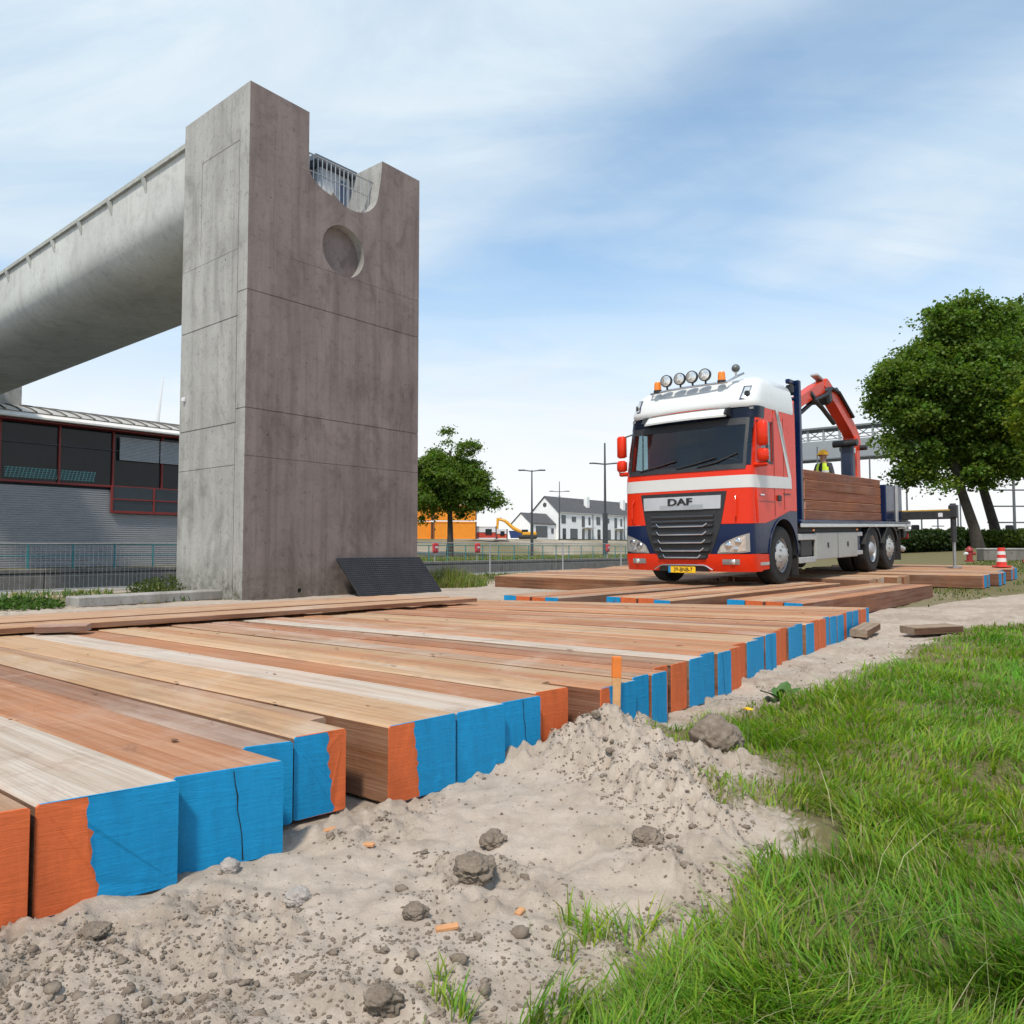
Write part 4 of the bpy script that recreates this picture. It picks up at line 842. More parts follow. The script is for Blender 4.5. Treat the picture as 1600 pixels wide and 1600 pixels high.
for s_ in (-1, 1):
    S1 = HWD
    arch = [(.62 * math.cos(R(a)), .50 + .66 * math.sin(R(a))) for a in range(0, 181, 12)]     # from front to rear
    low = [(1.04, .58), (.635, .58)] + arch[1:-1] + [(-.62, .58), (XR, .58), (XR, 1.30), (-.30, 1.30), (.30, 1.16), (.72, 1.085), (1.04, 1.078)]
    side('wheel_panel', NAVY, low, S1 - .003, .03, s=s_)
    redp = [(1.03, 1.08), (.72, 1.088), (.30, 1.163), (-.30, 1.303), (XR, 1.303), (XR, 2.12), (.98, 2.12)]
    side('door_panel', RED, redp, S1 - .004, .03, s=s_)
    side('door_panel', RED, [(.40, 2.121), (XR, 2.121), (XR, 3.08), (.30, 3.06), (.40, 2.82)], S1 - .004, .03, s=s_)
    side('door_panel', RED, [(.95, 2.121), (.88, 2.121), (.74, 2.82), (.40, 2.82), (.33, 3.06), (.72, 3.05), (.80, 2.75)], S1 - .004, .03, s=s_)
    side('door_window', GLASS, [(.885, 2.12), (.40, 2.12), (.40, 2.825), (.74, 2.825)], S1 - .014, .008, s=s_)
    side('window_seal', BLACK, [(.90, 2.10), (.39, 2.10), (.39, 2.135), (.895, 2.135)], S1 + .002, .008, s=s_); side('window_seal', BLACK, [(.40, 2.13), (.365, 2.13), (.365, 2.84), (.40, 2.84)], S1 + .002, .008, s=s_)
    side('window_divider', BLACK, [(.60, 2.13), (.575, 2.13), (.555, 2.82), (.58, 2.82)], S1 + .0, .008, s=s_)
    side('side_stripe', STRIPE, [(1.03, 1.675), (-.42, 1.705), (-.40, 1.905), (1.03, 1.885)], S1 + .003, .005, s=s_)
    side('side_stripe', STRIPE, [(.245, 3.062), (.12, 3.066), (.14, 2.86), (-.27, 1.90), (-.40, 1.903), (.005, 2.86)], S1 + .0045, .005, s=s_)
    side('skirt', RED, [(1.04, .29), (.64, .31), (.64, .56), (1.04, .57)], S1 + .004, .03, s=s_); side('skirt_band', ALU, [(1.0, .38), (.645, .38), (.645, .43), (1.0, .43)], S1 + .01, .006, s=s_)
    # seams, handle, badges
    side('door_seam', BLACK, [(.335, 1.2), (.327, 1.2), (.327, 2.9), (.335, 2.9)], S1 + .0015, .003, s=s_); side('door_seam', BLACK, [(1.0, 1.45), (.335, 1.445), (.335, 1.453), (1.0, 1.458)], S1 + .0015, .003, s=s_); side('door_seam', BLACK, [(-.08, 1.33), (-.087, 1.33), (-.087, 2.95), (-.08, 2.95)], S1 + .0015, .003, s=s_)
    hd = MB(); hd.box((.16, s_ * (S1 + .01), 1.52), (.14, .03, .10), .01); hd.build('door_handle', BLACK, TRUCK)
    MB().box((.86, s_ * (S1 + .006), 1.56), (.16, .012, .03), .004).build('badge', CHROME, TRUCK)
    MB().box((-.2, s_ * (S1 + .002), 1.60), (.3, .006, .025), .002).build('lettering_bar', M('marking_dark', (.10, .02, .015), .5), TRUCK)
    # air deflector edge
    MB().tube([(1.06, s_ * 1.243, 1.10), (1.10, s_ * 1.243, 1.5), (1.08, s_ * 1.235, 1.66)], .02, 6).build('corner_deflector', RED, TRUCK)
    # wheel arch lip and mud flap
    mb = MB(); mb.grid([[(.62 * math.cos(R(a)) * k1, s_ * (S1 - yy), .50 + .66 * math.sin(R(a)) * k1) for a in range(0, 181, 10)] for k1, yy in ((1.0, -.012), (1.045, -.012), (1.045, .03))]); mb.build('arch_lip', NAVY, TRUCK, 60)
    mb = MB(); mb.grid([[(.61 * math.cos(R(a)), s_ * yy, .50 + .65 * math.sin(R(a))) for a in range(0, 181, 10)] for yy in (S1 - .01, .75)]); mb.build('wheel_well', BLACK, TRUCK, 60)
    MB().box((-.66, s_ * 1.05, .50), (.03, .36, .75), .01).build('mud_flap', RUBBER, TRUCK)
# cab rear, floor and interior
MB().box((XR - .01, 0, 1.9), (.04, 2.44, 2.3), .01).build('rear_wall', NAVY, TRUCK); INT = M('cab_trim', (.045, .045, .048), .7)
MB().box((XR + .05, 0, 2.1), (.03, 2.35, 1.9)).build('interior_lining', INT, TRUCK); MB().box((.3, 0, 1.50), (1.85, 2.38, .06)).build('cab_floor', INT, TRUCK); MB().box((.2, 0, 3.02), (1.6, 2.36, .04)).build('headlining', M('trim_pale', (.22, .22, .21), .8), TRUCK)
MB().box((1.02, 0, 1.86), (.42, 2.2, .26), .08).build('dashboard', BLACK, TRUCK)
for s_ in (-1, 1):
    st_ = MB().box((.15, s_ * .62, 1.86), (.5, .5, .16), .05).build('seat', INT, TRUCK); MB().box((-.12, s_ * .62, 2.25), (.16, .5, .75), .06, rot=(0, R(-10), 0)).build('backrest', INT, st_); MB().box((-.19, s_ * .62, 2.70), (.12, .3, .22), .05).build('headrest', INT, st_)
MB().lathe([(.22 + .02 * math.cos(R(a)), .02 * math.sin(R(a))) for a in range(0, 361, 45)], (.72, .62, 2.10), (-.5, 0, .85), 24).build('steering_wheel', BLACK, TRUCK, 50)
for y0, y1, za in ((-.85, -.12, 2.20), (-.1, .62, 2.20), (.3, 1.0, 2.26)):
    MB().tube([(fx(y0, 2.06, .03), y0, 2.06), (fx((y0 + y1) / 2, 2.14, .035), (y0 + y1) / 2, 2.12), (fx(y1, za, .03), y1, za)], .012, 6).build('wiper', BLACK, TRUCK)
# --- roof
def roof():
    lv = [(3.05, 1.10, 1.238, -.64), (3.10, 1.13, 1.245, -.65), (3.16, 1.12, 1.245, -.65), (3.30, 1.05, 1.235, -.65), (3.46, .95, 1.205, -.65), (3.54, .84, 1.165, -.645), (3.62, .66, 1.08, -.635), (3.69, .42, .95, -.60), (3.735, .18, .75, -.54), (3.75, 0, .45, -.46), (3.755, -.1, .2, -.4)]
    rows = []
    for z, xa, wd, xb in lv:
        r = []; rr = .12 + (.1 if z > 3.5 else 0)
        for j in range(13): r.append((xb + .18 * (1 - math.sin(R(7.5 * j))) * 0 + (0 if j else 0), -wd * (j / 12.0), z)) if False else None
        pts = [(xb, -wd * .55, z), (xb + .02, -wd * .9, z), (xb + .10, -wd, z)]
        D_ = min(.5, max(.12, (xa - xb) * .45))
        for j in range(33):
            q = -1 + 2 * j / 32; a_ = q * math.pi / 2; ca = abs(math.cos(a_)) ** (2 / 4.2); sa = abs(math.sin(a_)) ** (2 / 4.2) * (1 if q > 0 else -1); pts.append((xa - D_ + D_ * ca, wd * sa, z))
        pts += [(x, -y, zz_) for x, y, zz_ in pts[:3][::-1]]; pts.append(pts[0]); rows.append(pts)
    mb = MB(); mb.grid(rows); mb.add(rows[-1][:-1], [tuple(range(len(rows[-1]) - 1))]); rf = mb.build('roof', WHITE, TRUCK, 50)
    # sun visor
    P = [[(1.19 + (.13 if k == 1 else 0) - .10 * (abs(y) / .8) ** 2, y, 3.04 - .09 * (k == 1) - .03 * k) for y in np.linspace(-.80, .80, 17)] for k in (0, 1)]
    vis = MB(); vis.grid(P); vis.grid([[(x - .005, y, z - .03) for x, y, z in r] for r in P]); vis.grid([P[1], [(x - .005, y, z - .03) for x, y, z in P[1]]]); vis.build('sun_visor', WHITE, TRUCK, 60)
    for y in (-.8, .8): MB().prism([(1.06, 3.06), (1.20, 3.04), (1.28, 2.93), (1.08, 2.90)], (0, y - .02, 0), (1, 0, 0), (0, 0, 1), (0, .04, 0)).build('visor_bracket', BLACK, TRUCK)
    pl = [[(1.12 - .02 * (abs(y) / .8) ** 2, y, z) for y in np.linspace(-.7, .62, 9)] for z in (3.07, 3.10)]; MB().grid(pl).build('visor_line', RED, TRUCK)
    # light bar
    MB().tube([(.86, -.80, 3.50), (1.02, -.76, 3.50), (1.06, -.4, 3.51), (1.07, 0, 3.515), (1.06, .4, 3.51), (1.02, .74, 3.51), (.86, .86, 3.62), (.72, .90, 3.68)], .022, 8).build('light_bar', CHROME, TRUCK)
    for y in (-.40, -.13, .11, .36):
        s_ = MB().lathe([(.02, -.10), (.07, -.09), (.108, -.03), (.112, .02), (.108, .035), (.098, .035)], (1.08, y, 3.68), (1, 0, .02), 20).build('spot_light', BLACK, TRUCK, 40); MB().lathe([(.1, .03), (.07, .042), (.001, .05)], (1.08, y, 3.68), (1, 0, .02), 20).build('lens', LENS, s_, 60)
        MB().cyl((1.06, y, 3.51), (1.06, y, 3.58), .018, n=8).build('lamp_bracket', BLACK, s_)
    for y in (-.62, .64):
        b_ = MB().lathe([(.001, .155), (.05, .15), (.062, .12), (.068, .0)], (1.02, y, 3.55), (0, 0, 1), 16).build('beacon', AMBER, TRUCK, 40); MB().cyl((1.02, y, 3.51), (1.02, y, 3.55), .075, n=16).build('beacon_foot', BLACK, b_)
    # convex front mirror ball on arm
    MB().tube([(.9, .85, 3.60), (.93, .86, 3.68)], .02, 6).build('camera_arm', WHITE, TRUCK); MB().lathe([(.001, .075), (.045, .062), (.07, .02), (.07, -.015), (.045, -.06), (.001, -.07)], (.93, .86, 3.74), (1, 0, 0), 16).build('horn_pod', M('pod_grey', (.10, .11, .11), .4), TRUCK, 50)
    # corner lamps in the roof
    for s_ in (-1, 1):
        def rp(q, z, off=.006):
            xa = float(np.interp(z, [3.05, 3.10, 3.16, 3.30, 3.46], [1.10, 1.13, 1.12, 1.05, .95])); wd = float(np.interp(z, [3.1, 3.3, 3.46], [1.245, 1.235, 1.205])); D_ = .5; a_ = q * math.pi / 2; ca = abs(math.cos(a_)) ** (2 / 4.2); sa = abs(math.sin(a_)) ** (2 / 4.2)
            return (xa - D_ + (D_ + off) * ca, s_ * (wd + off) * sa, z)
        for nm, mt, o_, k0 in (('roof_lamp_frame', M('lamp_frame', (.05, .06, .10), .2), .006, 0.0), ('roof_lamp', LENS, .014, .022)):
            rows = []
            for i in range(5):
                f = i / 4; z = 3.17 + k0 + (.25 - 2 * k0) * f; qa = .40 + k0 + .05 * f; qb = .52 - k0 + .12 * f - .02 * f * f; rows.append([rp(qa + (qb - qa) * j / 6, z, o_) for j in range(7)])
            MB().grid(rows).build(nm, mt, TRUCK)
        MB().cyl(rp(.52, 3.27, .016), rp(.52, 3.27, .03), .05, n=14).build('lamp_bulb', BLACK, TRUCK)
roof()
# --- grille
def gw(z): return float(np.interp(z, [.46, .60, .80, 1.08, 1.62], [.44, .55, .64, .73, .83]))
patch('grille', BLACK, lambda z: -gw(z), lambda z: gw(z), .50, 1.63, .008, nz=14)
patch('grille_badge_bar', SILVER, lambda z: -.76 + .05 * (1.56 - z), lambda z: .74 - .05 * (1.56 - z), 1.34, 1.565, .030, nz=4, thick=.05)
patch('badge_recess', M('badge_recess', (.40, .41, .42), .3, .6), lambda z: -.42, lambda z: .42, 1.335, 1.42, .034, nz=2, thick=.03)
for k, z in enumerate((1.035, .895, .755, .615, .50)):
    hw = (.49, .48, .455, .42, .36)[k]
    fin = MB(); yy = np.linspace(-hw - .1, hw + .1, 15); fin.grid([[(fx(y, z + dz, of), y, z + dz) for y in yy] for dz, of in ((.05, .012), (.015, .05), (-.02, .012))]); fo = fin.build('grille_slat', M('grille_grey', (.028, .030, .034), .4), TRUCK, 40)
    MB().tube([(fx(y, z, .05 if abs(y) < hw * .99 else .03), y, z + .012 + (.05 if abs(y) > hw * .99 else .012 if abs(y) > hw * .88 else 0)) for y in np.linspace(-hw, hw, 17)], .012, 6).build('chrome_strip', CHROME, fo)
for z in (1.20, 1.12): 
    yy = np.linspace(-.6, .6, 9); MB().grid([[(fx(y, z + dz, of), y, z + dz) for y in yy] for dz, of in ((.04, .012), (.01, .035), (-.03, .012))]).build('grille_slat', M('grille_grey', (.028, .03, .034)), TRUCK)
rz = (R(90), 0, R(90))
text_mesh('grille_lettering', 'DAF', .165, .006, INK, TRUCK, (fx(0, 1.455, .040), -.02, 1.468), rz, 1.55, .004)
# --- headlights, fog lights, plate
for s_ in (-1, 1):
    def hl(name, mat, off, k):
        rows = []
        for i in range(9):
            f = k + (1 - 2 * k) * i / 8; y = .66 + .53 * f; zl = .585 + .01 * f + .03 * max(0, f - .7) * 2 + k * .22; zh = .60 + .32 * (f ** .45) - k * .25; zh = max(zh, zl + .005); rows.append([(fx(y, zl + (zh - zl) * j / 6, off), s_ * y, zl + (zh - zl) * j / 6) for j in range(7)])
        return MB().grid(rows).build(name, mat, TRUCK, 40)
    h = hl('headlight', M('headlight_frame', (.34, .33, .31), .3, .3), .012, 0); hl('headlight_lens', LENS, .020, .10)
    for y, z, r in ((.86, .72, .065), (1.02, .78, .06), (.98, .66, .04)): MB().lathe([(r, .0), (r * .8, .02), (.001, .03)], (fx(y, z, .018), s_ * y, z), (1, s_ * .3, 0), 16).build('headlight_bulb', CHROME, TRUCK, 40)
    MB().grid([[(fx(y, z, .014), s_ * y, z) for y in np.linspace(.74, 1.03, 8)] for z in (.40, .44, .49)]).build('fog_light', M('fog_frame', (.3, .3, .3), .3, .4), TRUCK); MB().lathe([(.045, 0), (.03, .015), (.001, .02)], (fx(.92, .445, .014), s_ * .92, .445), (1, 0, 0), 14).build('fog_lens', LENS, TRUCK, 40)
    MB().tube([(fx(.98, 1.12, .01), s_ * .98, 1.12), (fx(.98, 1.12, .05), s_ * 1.0, 1.2), (fx(.98, 1.5, .05), s_ * 1.0, 1.46), (fx(.98, 1.54, .01), s_ * .98, 1.54)], .014, 6).build('grab_handle', RED, TRUCK)
patch('bumper_recess', BLACK, lambda z: -.46 - .3 * (.36 - z), lambda z: .46 + .3 * (.36 - z), .275, .375, .014, nz=3)
MB().tube([(fx(y, .38, .022), y, .385 - .09 * max(0, (abs(y) - .42) / .16)) for y in np.linspace(-.56, .56, 21)], .013, 6).build('bumper_trim', CHROME, TRUCK)
pl = MB().box((fx(0, .31, .030), -.02, .305), (.016, .52, .112), .004).build('number_plate', YPLATE, TRUCK); MB().box((fx(0, .31, .0395), -.258, .305), (.004, .045, .108)).build('plate_band', EUBLUE, pl)
text_mesh('plate_number', '39-BNB-7', .098, .0015, INK, pl, (fx(0, .31, .0405), .005, .303), rz, .92, .001)
MB().box((1.0, 0, .36), (.5, 2.2, .12), .02).build('bumper_pan', BLACK, TRUCK)
# --- mirrors
for s_ in (-1, 1):
    for z0, z1, wd in ((2.36, 2.77, .17), (2.10, 2.31, .18)):
        m_ = MB().box((1.10, s_ * (1.24 + .05 + wd / 2), (z0 + z1) / 2), (.13, wd, z1 - z0), .035).build('mirror', RED, TRUCK, 50); MB().box((1.03, s_ * (1.24 + .05 + wd / 2), (z0 + z1) / 2), (.015, wd - .03, z1 - z0 - .04), .005).build('mirror_glass', CHROME, m_)
    MB().tube([(.96, s_ * 1.22, 2.80), (1.08, s_ * 1.36, 2.74)], .016, 6).build('mirror_arm', BLACK, TRUCK); MB().tube([(.97, s_ * 1.24, 2.04), (1.08, s_ * 1.42, 2.03), (1.10, s_ * 1.44, 2.12)], .02, 6).build('mirror_arm', BLACK, TRUCK); MB().box((1.08, s_ * 1.32, 2.055), (.10, .26, .07), .03).build('mirror_foot', RED, TRUCK)
# --- wheels
def wheel_meshes():
    out = {}
    for kind in ('front', 'dual'):
        w = .315; ty = MB(); R0 = .518
        pr = [(.30, .0), (.33, .015), (.44, -.005), (.492, .012), (.512, .035), (R0, .06), (R0, w - .06), (.512, w - .035), (.492, w - .012), (.44, w + .005), (.33, w - .015), (.30, w)]
        ty.lathe(pr, (0, 0, 0), (0, -1, 0), 40)
        for k_ in range(3):
            yy = -(.085 + .07 * k_); ty.lathe([(R0 + .0005, 0), (R0 - .012, -.004), (R0 - .012, -.010), (R0 + .0005, -.014)], (0, yy, 0), (0, 1, 0), 40)
        rm = MB()
        if kind == 'front': rm.lathe([(.31, .015), (.295, .02), (.285, .06), (.215, .005), (.19, -.01), (.17, -.02), (.135, -.045), (.10, -.06), (.06, -.075), (.001, -.08)], (0, 0, 0), (0, -1, 0), 32)
        else: rm.lathe([(.31, .015), (.295, .02), (.285, .03), (.265, .13), (.21, .15), (.17, .14), (.16, .04), (.12, .0), (.09, -.01), (.001, -.015)], (0, 0, 0), (0, -1, 0), 32)
        nut = MB()
        for k_ in range(10):
            a_ = 2 * math.pi * k_ / 10; yy = .02 if kind == 'front' else -.135; nut.cyl((.165 * math.cos(a_), yy - .01, .165 * math.sin(a_)), (.165 * math.cos(a_), yy + .03, .165 * math.sin(a_)), .016, n=6)
        hole = MB()
        for k_ in range(8):
            a_ = 2 * math.pi * (k_ + .5) / 8; rr, yy = (.235, -.018) if kind == 'front' else (.24, -.140); hole.cyl((rr * math.cos(a_), yy - .002, rr * math.sin(a_)), (rr * math.cos(a_), yy + .004 , rr * math.sin(a_)), .026, n=10)
        out[kind] = (ty.mesh('tyre', RUBBER, 50), rm.mesh('rim', ALU if kind == 'front' else M('rim_steel', (.36, .37, .38), .5, .4, .12), 40), nut.mesh('wheel_nuts', STEEL), hole.mesh('vent_holes', BLACK))
    return out
WM = wheel_meshes()
def wheel(x, y, kind, s_, turn=0):
    t, r, n_, h = WM[kind]; w = empty('wheel', (x, y, .52), (0, 0, (0 if s_ > 0 else math.pi) + R(turn)), TRUCK)
    for nm, me in (('tyre', t), ('rim', r), ('wheel_nuts', n_), ('vent_holes', h)): link(nm, me, w)
for s_ in (-1, 1):
    wheel(0, s_ * 1.20, 'front', s_, 0)
    wheel(-5.05, s_ * 1.22, 'dual', s_); wheel(-5.05, s_ * .88, 'dual', s_); wheel(-6.40, s_ * 1.20, 'front', s_)
    for x in (-5.05, -6.40):
        mb = MB(); mb.grid([[(x + .62 * math.cos(R(a_)), s_ * yy, .50 + .56 * math.sin(R(a_))) for a_ in range(14, 167, 9)] for yy in (1.235, .78)]); mb.grid([[(x + rr * math.cos(R(a_)), s_ * 1.236, .50 + (rr - .06) * math.sin(R(a_))) for a_ in range(14, 167, 9)] for rr in (.58, .63)]); mb.build('mudguard', BLACK, TRUCK, 50)
    MB().box((-7.12, s_ * 1.0, .55), (.03, .5, .7), .01).build('mud_flap', RUBBER, TRUCK)
for x in (0, -5.05, -6.40): MB().cyl((x, -1.0, .5), (x, 1.0, .5), .09, n=10).build('axle', DARKST, TRUCK)
for s_ in (-1, 1): MB().box((-3.4, s_ * .42, .80), (9.2, .09, .26), .01).build('frame_rail', DARKST, TRUCK)
# --- bed
MB().box((-4.45, 0, 1.115), (7.35, 2.46, .07), .01).build('bed_floor', NAVY, TRUCK); MB().box((-4.45, 0, .985), (7.3, 2.2, .16), .01).build('bed_frame', DARKST, TRUCK)
for s_ in (-1, 1):
    MB().box((-4.40, s_ * 1.25, 1.045), (7.25, .035, .07), .008).build('bed_rail', M('rail_alu', (.60, .62, .63), .32, .5, .1, 5), TRUCK); MB().box((-4.40, s_ * 1.24, 1.11), (7.25, .05, .05), .008).build('bed_edge', NAVY, TRUCK)
    MB().box((-1.55 - 1.22, s_ * 1.20, .645), (2.42, .06, .52), .015).build('side_locker', GREYBOX, TRUCK)
    MB().box((-2.76, s_ * 1.232, .645), (.008, .004, .50)).build('locker_seam', BLACK, TRUCK)
    for x in (-2.2, -3.35): MB().box((x, s_ * 1.235, .66), (.07, .015, .10), .005).build('locker_latch', BLACK, TRUCK)
    MB().box((-1.15, s_ * 1.20, .40), (.80, .05, .11), .01).build('side_guard', ALU, TRUCK); MB().box((-1.15, s_ * 1.20, .83), (.80, .05, .12), .01).build('side_guard', ALU, TRUCK)
    tk = MB().cyl((-1.52, s_ * .88, .62), (-.80, s_ * .88, .62), .30, n=20).build('fuel_tank', BLACK, TRUCK, 40); MB().box((-1.2, s_ * 1.17, .62), (.55, .03, .30), .01).build('battery_cover', BLACK, TRUCK)
    for z in (.46, .86): MB().box((-4.16, s_ * 1.20, z), (.34, .05, .09), .01).build('side_guard', ALU, TRUCK)
    MB().box((-4.16, s_ * 1.15, .65), (.32, .05, .34), .01).build('tool_box', NAVY, TRUCK)
    for x in (-1.4, -3.9): MB().box((x, s_ * 1.245, .955), (.07, .02, .035), .005).build('side_marker', AMBER, TRUCK)
    tl_ = MB().box((-8.12, s_ * 1.0, .78), (.06, .36, .14), .02).build('tail_light', M('tail_red', (.45, .01, .01), .3), TRUCK)
    MB().cyl((-7.35, s_ * 1.05, .55), (-7.6, s_ * 1.18, .45), .07, n=12).build('stay', ALU, TRUCK)
MB().box((-7.95, 0, .84), (.28, 2.3, .22), .02).build('rear_bumper', DARKST, TRUCK); MB().box((-7.75, 0, .98), (.8, 2.3, .05), .01).build('rear_deck', STEEL, TRUCK); MB().box((-7.9, 1.2, .93), (.5, .05, .06), .01).build('rear_step', ALU, TRUCK)
# headboard
hbp = empty('headboard', (0, 0, 0), parent=TRUCK)
for y in (-1.12, 1.12): MB().box((-1.10, y, 2.42), (.11, .11, 2.72), .012).build('upright', NAVY, hbp)
MB().box((-1.10, 0, 1.85), (.05, 2.12, 1.45), .01).build('board', NAVY, hbp)
for y in (-1.12, 1.12): MB().box((-.93, y * .96, 3.73), (.36, .08, .08), .01).build('lamp_arm', NAVY, hbp); MB().box((-.86, y * .96, 3.59), (.10, .13, .16), .02).build('work_lamp', BLACK, hbp); MB().box((-.95, y * .96, 3.42), (.26, .06, .05), .01).build('lamp_strut', NAVY, hbp)
for z in (2.6, 3.0, 3.55): MB().box((-1.10, 0, z), (.07, 2.12, .07), .01).build('crossbar', NAVY, hbp)
MB().box((-.72, .75, 1.9), (.12, .35, 1.2), .03).build('air_stack', BLACK, TRUCK)
# rear box and crane
MB().box((-6.72, .86, 1.58), (1.32, .76, .86), .02).build('rear_locker', NAVY, TRUCK); MB().box((-6.88, 1.25, 1.58), (.17, .03, .90), .008).build('locker_strip', ALU, TRUCK); MB().box((-6.72, -.86, 1.58), (1.32, .76, .86), .02).build('rear_locker', NAVY, TRUCK)
CX = -7.5
cb = MB().box((CX, 0, 1.35), (.75, 1.1, .55), .05).build('crane_base', CRANE_RED, TRUCK); MB().box((CX, 0, 1.22), (.42, 2.5, .26), .02).build('outrigger_housing', DARKST, cb)
cc_ = MB(); cc_.box((CX - .12, 0, 2.45), (.34, .34, 1.9), .04); col_ = cc_.build('crane_column', CRANE_RED, TRUCK); MB().box((CX + .18, 0, 2.35), (.26, .30, 1.75), .04).build('slew_cylinder', M('crane_navy', (.02, .03, .06), .4), col_); MB().box((CX + .15, .16, 3.0), (.12, .02, .14), .004).build('column_sticker', M('hut_white', (.65, .65, .65)), col_)
MB().cyl((CX + .35, -.30, 3.18), (CX + .35, .30, 3.18), .09, n=12).build('pivot_pin', BLACK, col_); MB().cyl((CX - .28, -.34, 3.10), (CX - .28, .34, 3.10), .07, n=12).build('pivot_pin', BLACK, col_)
def boom(name, pts, hs, wd, mat, parent=TRUCK):
    """box-section arm in the x-z plane through pts with section heights hs"""
    up_, dn = [], []
    for i, p in enumerate(pts):
        a_ = Vector(pts[max(i - 1, 0)]); b_ = Vector(pts[min(i + 1, len(pts) - 1)]); d_ = (b_ - a_).normalized(); n_ = Vector((-d_.y, d_.x)); up_.append(Vector(p) + n_ * hs[i] / 2); dn.append(Vector(p) - n_ * hs[i] / 2)
    poly = [(p.x, p.y) for p in up_ + dn[::-1]]; mb = MB(); mb.prism(poly, (0, -wd / 2, 0), (1, 0, 0), (0, 0, 1), (0, wd, 0)); return mb.build(name, mat, parent)
KN = (-5.62, 4.46); PV = (-7.78, 3.32)
b1 = boom('crane_boom', [(-7.86, 3.12), PV, (-7.35, 3.62), (-6.2, 4.20), KN, (-5.5, 4.52)], [.28, .34, .34, .31, .30, .22], .26, CRANE_RED)
b2 = boom('crane_jib', [(-5.75, 4.52), KN, (-5.0, 4.26), (-4.0, 3.88), (-2.6, 3.25), (-2.0, 2.95)], [.22, .28, .27, .23, .20, .18], .22, CRANE_RED)
boom('jib_extension', [(-2.2, 3.04), (-1.55, 2.72)], [.18, .18], .16, STEEL, b2)
MB().tube([(-6.35, .0, 3.62), (-5.55, .0, 3.92), (-4.85, 0, 4.10)], .055, 8).build('boom_ram', DARKST, b1); MB().tube([(-5.55, 0, 3.92), (-4.8, 0, 4.11)], .032, 8).build('ram_rod', CHROME, b1)
MB().tube([(-7.3, .17, 3.86), (-6.3, .17, 4.36), (-5.75, .17, 4.40), (-5.4, .17, 4.20), (-4.6, .17, 3.96)], .045, 6).build('hydraulic_hose', BLACK, b1); MB().tube([(-7.7, -.1, 3.70), (-7.6, 0, 4.02), (-7.2, .1, 4.05), (-7.0, .16, 3.95)], .028, 6).build('hydraulic_hose', BLACK, b1)
MB().tube([(-7.35, .12, 3.88), (-6.2, .12, 4.44)], .06, 6).build('extension_ram', DARKST, b1); MB().box((-5.66, 0, 4.22), (.30, .36, .42), .06, rot=(0, R(20), 0)).build('knuckle_link', BLACK, b1); MB().box((-4.75, 0, 4.05), (.5, .30, .14), .04, rot=(0, R(-22), 0)).build('link_lever', BLACK, b2); MB().box((-5.28, .0, 4.62), (.42, .18, .07), .02, rot=(0, R(-10), 0)).build('hose_cover', ALU, b2)
MB().tube([(-4.8, 0, 3.92), (-3.4, 0, 3.30), (-2.5, 0, 2.95)], .05, 8).build('jib_ram', DARKST, b2)
gr = MB().box((-1.65, .1, 2.52), (.24, .24, .36), .04).build('rotator', BLACK, b2); MB().box((-1.65, .25, 2.28), (.55, .8, .22), .05).build('timber_grab', DARKST, b2)
# outriggers
ol = empty('outrigger', (0, 0, 0), parent=TRUCK); YB = M('outrigger_yellow', (.45, .26, .02), .5)
MB().box((CX, 1.72, 1.28), (.22, 1.15, .20), .015).build('outrigger_beam', DARKST, ol); MB().box((CX, 1.72, 1.395), (.20, 1.15, .035), .005).build('beam_top', YB, ol); MB().box((CX, 2.08, 1.28), (.225, .10, .10), .004).build('beam_sticker', M('hut_white', (.65, .65, .65)), ol)
MB().cyl((CX, 2.33, .62), (CX, 2.33, 1.55), .065, n=14).build('leg_cylinder', DARKST, ol); MB().box((CX, 2.33, 1.36), (.20, .18, .34), .04).build('leg_head', BLACK, ol); MB().cyl((CX, 2.33, .03), (CX, 2.33, .62), .036, n=12).build('leg_rod', STEEL, ol); MB().cyl((CX, 2.33, .0), (CX, 2.33, .04), .15, n=16).build('foot_plate', STEEL, ol)
# --- load: mats stacked on the bed
Mt = Matrix.LocRotScale(TRUCK.location, TRUCK.rotation_euler, None)
for i in range(5):
    p = Mt @ Vector((-1.26 - .03 * (i % 2), 1.14, 1.155 + .195 * (i + 1))); lab = ['lowest of the stacked timber mats on the truck bed', 'second timber mat from below in the stack on the truck', 'middle timber mat in the stack on the truck bed', 'second timber mat from the top of the truck stack', 'topmost timber mat stacked on the truck bed'][i]
    r_ = timber_mat(lab, (0, 0), 0, 0, 1.1, 4.78, ['', '', '', ''], [0, .03, .02, .05], .188, DARKT, group='timber mats stacked on the truck', jl=.04)
    yaw = math.atan2(TF[1], TF[0]) + math.pi; Rm = Matrix.Rotation(math.atan2(TF[1], TF[0]), 3, 'Z') @ Matrix.Rotation(R(1.26), 3, 'Y') @ Matrix.Rotation(math.pi, 3, 'Z')
    q = Mt @ Vector((-1.26 - .03 * (i % 2), .04, 1.155 + .195 * i)); r_.location = q; r_.rotation_euler = Rm.to_euler()

